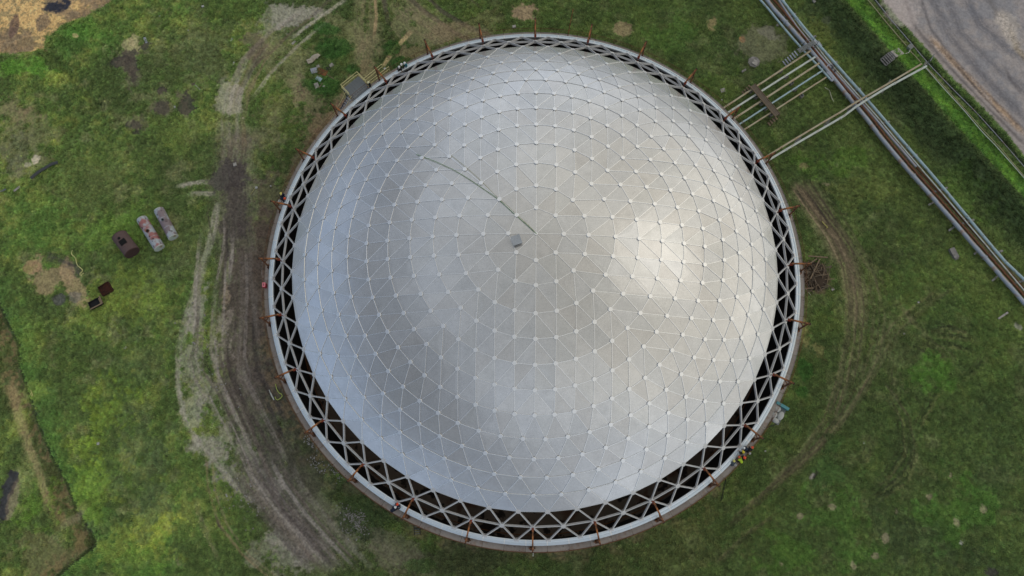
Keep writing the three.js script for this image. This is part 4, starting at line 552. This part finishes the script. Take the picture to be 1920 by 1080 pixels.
slab(589, 133, .9, .8, .3, M.grey, 'grey sheet metal piece left of the brown sheet', 'sheet', .05, .15); slab(604, 135, 1.5, .9, -.35, std({ map: rustMap, color: new THREE.Color(1.3, 1.2, 1.15), roughness: .95 }), 'brown rusty sheet lying among scrap left of the tank', 'sheet'); slab(598, 148, .9, .6, -.6, M.paleBlue, 'bluish white sheet below the brown rusty sheet', 'sheet', .05, .1); slab(594, 161, .6, .8, .4, M.concPale, 'pale crumpled plate lowest in the scrap heap', 'plate', .05, .2); slab(601, 161, .16, .95, -.55, M.planks, 'short bare plank beside the crumpled plate', 'plank');
slab(607, 162, .3, .2, .2, M.concPale, 'small pale offcut right of the bare plank', 'scrap'); slab(618, 143, .1, 1.6, .95, M.planks, 'thin light batten lying on grass right of the brown sheet', 'plank');
slab(566, 164, .09, 2.0, .5, M.planks, 'thin pale stick, right one of the crossed pair in grass', 'stick'); slab(563, 176, .09, 1.3, .6, M.planks, 'thin pale stick, lower one of the crossed pair in grass', 'stick'); slab(562, 171, .09, .9, -1.2, M.planks, 'short pale stick lying across the pair of sticks', 'stick');
slab(578, 50, .8, .35, .5, M.concPale, 'pale broken slab beside the ruts at the top', 'slab'); slab(551, 80, .7, .3, .9, M.concPale, 'pale broken slab lower down along the same ruts', 'slab');
slab(273.5, 76, .35, .95, .45, M.grey, 'bluish grey sheet scrap on the upper left meadow', 'sheet', .05, .2); slab(381, 13, .35, .3, .3, M.white, 'white block on the meadow near the top edge', 'block', .2); slab(300, 30, .25, .2, .2, M.white, 'tiny white scrap left of the white block', 'scrap'); slab(353, 57, .16, .16, 0, M.white, 'tiny white speck of paper in the upper meadow', 'scrap'); slab(434, 75, .25, .5, -.4, M.white, 'white strip beside the top of the dirt track', 'scrap'); slab(438, 119, .22, .6, -.2, M.white, 'white scrap on the dark soil of the dirt track', 'scrap'); slab(441, 309, .45, .5, .3, M.concPale, 'pale stone on the dark part of the dirt track', 'stone', .2);
slab(235, 652, .4, .3, .6, M.white, 'small white paper scrap on the open west meadow', 'paper', .04); slab(185, 832, .32, .35, .1, M.white, 'small white block in the lower west meadow', 'block', .2); slab(425, 929, .16, .4, .5, M.white, 'white sliver on the lower dirt track', 'scrap'); slab(328, 201, .25, .35, .3, M.white, 'white scrap beside the dark burnt patch', 'scrap', .1); slab(371, 164, .07, 1.1, .8, M.white, 'thin white stick above the burnt patches', 'stick');
slab(964, 51, .5, .4, .2, M.concPale, 'pale stone in the grass above the top of the tank', 'stone', .25); slab(1355, 170, .65, .55, .3, M.concPale, 'pale broken frame in the grass left of the branch pipes', 'scrap', .1, .2); slab(1353.5, 188, .14, .3, 0, M.white, 'tiny white sliver near the branch pipe ends', 'scrap'); slab(1561, 543, .4, .3, .6, M.concPale, 'pale stone right below the debris pile', 'stone', .15); slab(1695, 626, .25, .22, .1, M.concPale, 'pale stone in the middle of the tyre tracks', 'stone', .12); slab(1619, 830, .2, .25, .3, M.white, 'white scrap inside the looping tyre track', 'scrap'); slab(1722, 567, .22, .2, 0, M.white, 'white speck on the crossing tyre tracks', 'scrap'); slab(1526, 3, .35, .5, .5, M.concPale, 'pale stone in the grass right of the rack at the top', 'stone', .2); slab(1435, 846, .2, .2, 0, M.white, 'white speck in the grass beside the group of workers', 'scrap'); slab(1457.5, 48, .35, .3, .5, M.concPale, 'pale stone just left of the rack near the top', 'stone', .15);
slab(481, 352, .32, .3, .3, M.white, 'white rag at the end of a yellow cord left of the tank', 'rag', .12); slab(508, 349, .2, .2, 0, M.concPale, 'small pale stone left of the tank rim', 'stone', .1); slab(722, 130, .3, .3, .4, M.white, 'white scrap on the bush below the tan path', 'scrap', .2);
const cord = (label, pts, r, col) => tag(mesh('cord', tube(pts.map((p, i) => on(p[0], p[1]).add(V3(0, .06 + (i % 2) * .06, 0))), r, 5, .3, .5), std({ color: col, roughness: .9 })), label, 'cord');
cord('yellow and white cord on the bare soil left of the trays', [[136, 470], [135, 477], [142, 484], [144, 492], [146, 498], [152, 503], [156, 508], [151, 513], [152, 519], [155, 514], [158, 512]], .055, 0xd9d693); cord('yellow cord lying by the ditch at the left edge', [[47, 728], [51, 731], [55, 731], [59, 732], [60, 738], [63, 741], [61, 744], [58, 738]], .05, 0xd0cc84); cord('yellow green cord heap just left of the tank rim', [[517, 720], [519, 728], [523, 736], [530, 741], [526, 747], [519, 750], [516, 744]], .06, 0xb9c468); cord('white cord left of the yellow green cord heap', [[505, 731], [509, 741], [515, 752], [512, 744], [507, 735]], .05, 0xcfd0c8); cord('thin yellow cord leading to the white rag', [[480, 351], [476, 357], [470, 365]], .03, 0xb4b070); cord('twisted pale cable in the grass below the U bend', [[1546, 164], [1549, 167], [1554, 169], [1556, 175], [1558, 181], [1560, 187], [1563, 191]], .06, 0xbfbfa8); cord('yellow tangle on the tyre ruts right of the tank', [[1541, 415], [1544, 420], [1549, 424], [1552, 428], [1549, 428]], .05, 0xc2be6a); cord('pale cord in the grass below the debris pile', [[1510, 541], [1515, 548], [1520, 554]], .04, 0xb8b0a0);
{ // pale rubble south west of the tank, more along the edge of the mud
  const g = new THREE.DodecahedronGeometry(1, 0), sets = [['scattered pale rubble in the dark grass below the tank', [[645, 955, 668, 975, 1.4], [660, 975, 684, 998, .7], [646, 980, 668, 996, 1.6], [664, 960, 682, 982, .8]], 260], ['thin scatter of pale stones along the lower left of the tank', [[585, 855, 605, 885, .9], [616, 865, 640, 900, .8], [575, 820, 590, 838, .8]], 130], ['scatter of pale stones on the dirt track', [[372, 560, 420, 800, 4], [420, 880, 470, 960, 3]], 160]];
  for (const [l, segs, n] of sets) { const im = new THREE.InstancedMesh(g, M.concPale, n), m = new THREE.Matrix4(); for (let i = 0; i < n; i++) { const s = segs[i % segs.length], k = rnd(), p = on(s[0] + (s[2] - s[0]) * k, s[1] + (s[3] - s[1]) * k); p.x += (rr(-1, 1) + rr(-1, 1)) * s[4] * .5; p.z += (rr(-1, 1) + rr(-1, 1)) * s[4] * .5; const z = rr(.03, .1); m.compose(p.setY(relief(p.x, p.z) + z * .4), new THREE.Quaternion().setFromEuler(new THREE.Euler(rr(0, 6), rr(0, 6), rr(0, 6))), V3(z * rr(1, 2), z, z * rr(.8, 1.4))); im.setMatrixAt(i, m); } im.name = numbered('rubble'); im.castShadow = im.receiveShadow = true; scene.add(im); tag(im, l, 'rubble', null, 'stuff'); }
}
// ------------------------------------------------------------------ things on and against the rim
const rim = (px, py, y = WY) => at(px, py, y);
{ const p = rim(497.5, 536.5), t = thing('fuel_can', 'small red and pink can standing on the left rim of the tank', 'can', p.clone()); mesh('body', box(.36, .6, .52, 0, .3, 0), std({ color: 0xb02436, roughness: .5 }), t); mesh('lid', box(.38, .04, .54, 0, .62, 0), std({ color: 0xe0808c, roughness: .5 }), t); mesh('handle', box(.04, .05, .26, 0, .67, 0), M.dark, t); }
{ const p = rim(1457, 777, WY - .4), a = Math.atan2(p.x, -p.z), t = thing('side_platform', 'small platform with white sacks and a teal board beside the rim', 'platform', p, -a); // local -z points outward
  mesh('deck', box(2.0, .08, 1.3, 0, 0, 0), M.steel, t); for (const x of [-.9, .9]) for (const z of [-.55, .55]) mesh('leg', cyl(V3(x, -p.y, z), V3(x, 0, z), .05, .05, 6), M.steel, t);
  for (const [x, z, w, d, m] of [[-.5, .3, .8, .8, M.white], [.25, .3, .8, .7, M.white], [.0, -.35, 1.1, .7, M.white], [.75, -.1, .6, .8, M.white]]) mesh('sack', new THREE.SphereGeometry(.5, 10, 8).scale(w, .45, d).translate(x, .25, z), m, t);
  mesh('teal_board', box(.3, .5, 1.5, -1.05, .3, 0), std({ color: 0x4f8d94, roughness: .6 }), t); }
{ // access platform and stair at the upper left of the rim
  const c = rim(668, 166, WY), a = Math.atan2(c.x, -c.z), t = thing('stair_platform', 'grey mesh platform with pale yellow handrails and stair against the rim', 'platform', c, -a), y0 = -WY;
  for (let i = 0; i < 7; i++) mesh('deck_plank', box(.36, .05, 2.2, -1.1 + .37 * i, 0, 0), M.steel, t);
  const R = (x0, z0, x1, z1) => { for (const y of [.55, 1.1]) mesh('hand_rail', cyl(V3(x0, y, z0), V3(x1, y, z1), .035, .035, 6), M.yellowRail, t); for (const [x, z] of [[x0, z0], [x1, z1]]) mesh('rail_post', cyl(V3(x, 0, z), V3(x, 1.1, z), .035, .035, 6), M.yellowRail, t); };
  R(-1.3, -1.1, 1.3, -1.1); R(1.3, -1.1, 1.3, .6); R(-1.3, -1.1, -1.3, .4); R(1.3, .9, 4.6, 1.05); R(1.3, .2, 4.2, .2);
  for (const x of [-1.2, 1.2]) for (const z of [-1, 1]) mesh('leg', cyl(V3(x, y0, z), V3(x, 0, z), .07, .07, 8), M.steel, t);
  for (let i = 0; i < 26; i++) mesh('stair_tread', box(.26, .04, .9, -1.5 - .27 * i, -.25 - .25 * i, .45), M.grey, t);
  for (const z of [-.02, .92]) { mesh('stringer', bar(V3(-1.3, 0, z), V3(-8.5, -6.7, z), .06, .22), M.steel, t); mesh('stair_rail', cyl(V3(-1.3, 1.0, z), V3(-8.5, -5.7, z), .03, .03, 6), M.yellowRail, t); }
}
tag(mesh('steel_pole', cyl(rim(1064.5, 68, WY), rim(1074.5, 17, WY + 4.6), .055, .045, 8), M.jib), 'thin rusty pole leaning outward from the top of the rim', 'pole');
tag(mesh('steel_pole', cyl(rim(1000, 1022, WY + .2), rim(999.5, 1043, WY + .6), .04, .04, 8), M.pale), 'short pale pole sticking out past the bottom jib crane', 'pole');
{ const p = on(783, 992), t = thing('steel_ladder', 'dark steel ladder frame lying in the shade below the tank', 'ladder', p.add(V3(0, .5, 0)), .1); for (const k of [-.35, .35]) mesh('side_rail', box(.08, .08, 1.3, k, 0, 0), M.dark, t); for (let i = 0; i < 5; i++) mesh('rung', box(.64, .05, .06, 0, 0, -.55 + .27 * i), M.steel, t); mesh('support', box(.7, .5, .1, 0, -.27, 0), M.dark, t); }
tag(mesh('steel_pole', cyl(on(1361, 897).add(V3(0, .1, 0)), on(1352, 938).add(V3(0, .12, 0)), .05, .05, 6), M.dark), 'dark thin pipe lying in the grass below the workers', 'pole');
{ const p = rim(749.6, 951, WY + .05), t = thing('cable_reel', 'small dark wheel lying on the gutter beside two workers', 'wheel', p.setY(H + .12)); mesh('tyre', new THREE.TorusGeometry(.17, .055, 8, 20).rotateX(Math.PI / 2), M.dark, t); mesh('hub', new THREE.CylinderGeometry(.06, .06, .08, 12), M.steel, t); for (let i = 0; i < 4; i++) mesh('spoke', box(.3, .02, .025, 0, 0, 0, 0, i * Math.PI / 4), M.steel, t); }
for (const [px, py, w, d, l] of [[1387.5, 846.5, .55, .4, 'white bucket tray standing by the yellow helmet among the workers'], [1405.5, 850, .2, .2, 'small white cup on the walkway edge beside the workers'], [1379, 872, .22, .2, 'white bottle on the walkway below the grey clothed worker'], [524, 377.5, .3, .2, 'pale tool lying on the jib arm beside the left workers']]) { const p = rim(px, py, WY + .2), t = thing('work_tub', l, 'tub', p.setY(WY)); mesh('tub', new THREE.CylinderGeometry(w * .5, w * .42, .3, 12).translate(0, .15, 0), M.white, t); mesh('rim', new THREE.TorusGeometry(w * .5, .02, 6, 14).rotateX(Math.PI / 2).translate(0, .3, 0), M.strap, t); }

// ------------------------------------------------------------------ people
const POSE = {
  stand: { hip: [0, .95, 0], chest: [0, 1.32, .02], neck: [0, 1.5, .03], head: [0, 1.63, .06], sh: [.19, 1.44, .01], el: [.26, 1.15, .03], wr: [.2, .98, .24], kn: [.11, .5, .04], an: [.12, .08, -.02] },
  bend: { hip: [0, .9, -.16], chest: [0, 1.14, .12], neck: [0, 1.24, .28], head: [0, 1.29, .42], sh: [.19, 1.19, .2], el: [.22, .92, .32], wr: [.14, .7, .42], kn: [.12, .5, .02], an: [.13, .08, -.06] },
  crouch: { hip: [0, .38, -.2], chest: [0, .72, -.02], neck: [0, .87, .08], head: [0, .97, .18], sh: [.19, .82, .02], el: [.24, .6, .2], wr: [.14, .42, .4], kn: [.17, .52, .22], an: [.15, .08, -.04] } };
const cache = {};
function bodyGeo(pose, only) {
  const id = pose + (only ?? ''); if (cache[id]) return cache[id];
  const p = POSE[pose], v = a => V3(...a), m = (a, s) => V3(a[0] * s, a[1], a[2]), B = [], bone = (a, b, r, q, k) => B.push([a, b, r, q, k]);   // kinds: 0 trousers 1 jacket 2 skin 3 boots
  const hip = v(p.hip), ch = v(p.chest), nk = v(p.neck), hd = v(p.head);
  bone(hip, ch, .145, .165, 1);
  for (const s of [-1, 1]) { bone(ch, m(p.sh, s * .9), .12, .085, 1); if (only) continue;
    const sh = m(p.sh, s), el = m(p.el, s), wr = m(p.wr, s), kn = m(p.kn, s), an = m(p.an, s), hj = hip.clone().add(V3(s * .09, -.04, 0)), hand = wr.clone().add(wr.clone().sub(el).normalize().multiplyScalar(.09));
    bone(sh, el, .066, .05, 1); bone(el, wr, .05, .036, 1); bone(wr, hand, .036, .042, 2); bone(hj, kn, .1, .066, 0); bone(kn, an, .066, .045, 0); bone(an.clone().setY(.05), an.clone().add(V3(s * .02, -.035, .19)), .05, .042, 3); bone(hip, hj, .13, .11, 0); }
  if (!only) { bone(ch, nk, .1, .06, 1); bone(nk, hd, .055, .06, 2); bone(hd.clone().add(V3(0, -.03, .02)), hd.clone().add(V3(0, .05, -.01)), .085, .1, 2); }
  const n = 76, S = 1.05, mc = new MarchingCubes(n, M.white, false, false, 60000), cy = .95, h = n / 2, d = new THREE.Vector3(), f = (x, y, z) => { let w = 1e3, bk = 0, bd = 1e3; for (const [a, b, r, q, k] of B) { const ax = b.x - a.x, ay = b.y - a.y, az = b.z - a.z, l = ax * ax + ay * ay + az * az; let t = ((x - a.x) * ax + (y - a.y) * ay + (z - a.z) * az) / l; t = t < 0 ? 0 : t > 1 ? 1 : t; const e = Math.hypot(x - a.x - t * ax, y - a.y - t * ay, z - a.z - t * az) - (r + (q - r) * t) - (only ? .02 : 0); if (e < bd) { bd = e; bk = k; } const hh = Math.max(.035 - Math.abs(w - e), 0) / .035; w = Math.min(w, e) - hh * hh * .035 * .25; } return [w, bk]; };
  mc.isolation = 0; for (let k = 0; k < n; k++) for (let j = 0; j < n; j++) for (let i = 0; i < n; i++) mc.field[i + j * n + k * n * n] = -f((i - h) / h * S, (j - h) / h * S + cy, (k - h) / h * S)[0];
  mc.update(); const c = mc.count, P = mc.positionArray.slice(0, c * 3), N = mc.normalArray.slice(0, c * 3), kd = new Uint8Array(c);
  for (let i = 0; i < c; i++) { P[i * 3] *= S; P[i * 3 + 1] = P[i * 3 + 1] * S + cy; P[i * 3 + 2] *= S; kd[i] = f(P[i * 3], P[i * 3 + 1], P[i * 3 + 2])[1]; }
  const ex = [], kx = []; const push = (g, k) => { g = g.index ? g.toNonIndexed() : g; ex.push(g); kx.push([g.attributes.position.count, k]); };
  if (!only) { // face and fingers
    const F2 = hd.clone().sub(nk).normalize(), fw = V3(0, -F2.z, F2.y).normalize(), at2 = (x, y, z) => hd.clone().add(V3(x, 0, 0)).addScaledVector(F2, y).addScaledVector(fw, z);
    push(cyl(at2(0, .02, .09), at2(0, -.02, .115), .012, .018, 6), 2); for (const s of [-1, 1]) { push(new THREE.SphereGeometry(.012, 6, 5).translate(...at2(s * .035, .02, .092).toArray()), 3); push(new THREE.SphereGeometry(.028, 6, 5).scale(.4, 1, .7).translate(...at2(s * .1, 0, 0).toArray()), 2); } push(box(.045, .008, .012).translate(...at2(0, -.055, .095).toArray()), 3);
    for (const s of [-1, 1]) { const el = m(p.el, s), wr = m(p.wr, s), dr = wr.clone().sub(el).normalize(), pm = wr.clone().addScaledVector(dr, .09), sd = V3().crossVectors(dr, V3(0, 0, 1)).normalize(), up = V3().crossVectors(sd, dr); for (let i = 0; i < 4; i++) { const o = pm.clone().addScaledVector(sd, (i - 1.5) * .02), l = [.06, .075, .08, .07][i], k = o.clone().addScaledVector(dr, l * .6), e = k.clone().addScaledVector(dr, l * .35).addScaledVector(up, l * .35); push(cyl(o, k, .0095, .0085, 5), 2); push(cyl(k, e, .0085, .007, 5), 2); } const o = wr.clone().addScaledVector(dr, .04).addScaledVector(sd, -s * .038), e = o.clone().addScaledVector(dr, .05).addScaledVector(sd, -s * .02); push(cyl(wr.clone().addScaledVector(dr, .03), o, .014, .012, 5), 2); push(cyl(o, e, .011, .009, 5), 2); }
  }
  const g = new THREE.BufferGeometry(); g.setAttribute('position', new THREE.BufferAttribute(P, 3)); g.setAttribute('normal', new THREE.BufferAttribute(N, 3));
  const G = merge([g, ...ex]), K = [...kd]; for (const [q, k] of kx) for (let i = 0; i < q; i++) K.push(k);
  return cache[id] = [G, K, hd, nk];
}
const hatG = merge([lathe([[.001, .13], [.05, .125], [.09, .10], [.118, .05], [.125, .0], [.15, -.012], [.15, -.02], [.115, -.016]], 20), box(.03, .02, .2, 0, .125, 0), box(.16, .012, .08, 0, -.014, .15)]);
function person(label, px, py, hy, pose, face, jacket, trousers, hat, vest) {  // px, py: where the helmet shows in the photo; hy: helmet height above the walkway
  const [G, K, hd, nk] = bodyGeo(pose), hp = rim(px, py, WY + hd.y + (hy ?? 0)), t = thing('person', label, 'person', V3(0, 0, 0), 0, null), a = Math.atan2(hp.x, -hp.z), yaw = Math.PI - a + face;   // face 0: outward
  const off = hd.clone().setY(0).applyAxisAngle(UP, yaw); t.position.set(hp.x - off.x, WY + (hy ?? 0) + .005, hp.z - off.z); t.rotation.y = yaw;
  const cols = [trousers, jacket, 0xb98a6c, 0x1d1a18].map(c => new THREE.Color(c)), C = new Float32Array(K.length * 3); K.forEach((k, i) => C.set([cols[k].r, cols[k].g, cols[k].b], i * 3));
  const g = G.clone(); g.setAttribute('color', new THREE.BufferAttribute(C, 3)); mesh('body', g, std({ vertexColors: true, roughness: .9 }), t);
  const h = mesh('helmet', hatG, std({ color: hat, roughness: .35 }), t); h.position.copy(hd).add(V3(0, .055, 0)); h.quaternion.setFromUnitVectors(UP, hd.clone().sub(nk).normalize().lerp(UP, .35).normalize());
  if (vest) mesh('vest', bodyGeo(pose, 'v')[0], std({ color: vest, roughness: .8 }), t);
}
person('person in dark clothes and orange helmet bending at the outer rim edge, right group', 1410.4, 839, 0, 'bend', 1.4, 0x16161c, 0x20242e, 0xe8502a);
person('person in white helmet and dark blue jacket on the gutter, right group', 1394.7, 840, 0, 'bend', 3.6, 0x1c2a3c, 0x1b1f28, 0xe6e8e8);
person('person in bright yellow helmet and black clothes amid the right group', 1393.6, 847.7, 0, 'stand', 2.6, 0x15161a, 0x1a1c22, 0xd8c838);
person('person in lime hi-vis vest and red helmet in the right group', 1386, 857, 0, 'bend', 2.9, 0x6a3a30, 0x23262c, 0xd2602c, 0xb4d030);
person('person in black clothes and orange helmet beside the lime vest', 1395.9, 858.3, 0, 'stand', 1.0, 0x121216, 0x17181d, 0xe84c2c);
person('person in grey clothes and pale yellow helmet, lowest of the right group', 1376.2, 864.4, 0, 'crouch', 2.2, 0x4a5560, 0x39424c, 0xdcd678);
person('person in navy clothes and white helmet crouching on the lower left rim', 741.4, 950.8, 0, 'bend', 2.8, 0x161e34, 0x171c2c, 0xe8eaec);
person('person in navy clothes and orange helmet beside the dark wheel', 745, 945.4, .35, 'crouch', 3.4, 0x18203a, 0x161b2b, 0xe9552c);
person('person in navy clothes and yellow helmet by the left upper jib crane', 526.7, 363, 0, 'stand', 2.0, 0x1a2140, 0x1b2136, 0xe2d678);
person('person in navy clothes and orange helmet leaning in by the left upper jib crane', 534.2, 372.5, 0, 'bend', 3.0, 0x161c36, 0x171b2e, 0xea5a2c);
person('person in black clothes and white helmet, left of three on the upper rim', 748.3, 125.8, 0, 'stand', 2.8, 0x15161b, 0x17181c, 0xececec);
person('person in navy with yellow trim and white helmet, middle of three on the upper rim', 752.7, 120.8, 0, 'stand', 2.6, 0x1c2638, 0x1a2030, 0xececec, 0x5a6a3c);
person('person in teal jacket and white helmet, right of three on the upper rim', 758.7, 118.3, 0, 'stand', 2.2, 0x4f8f9c, 0x28333c, 0xeeeeee);
person('person in black clothes and cream helmet on the stair platform side', 690.7, 154.6, 0, 'stand', 1.4, 0x141414, 0x16161a, 0xe6e0b4);
//END2
renderer.render(scene, camera);
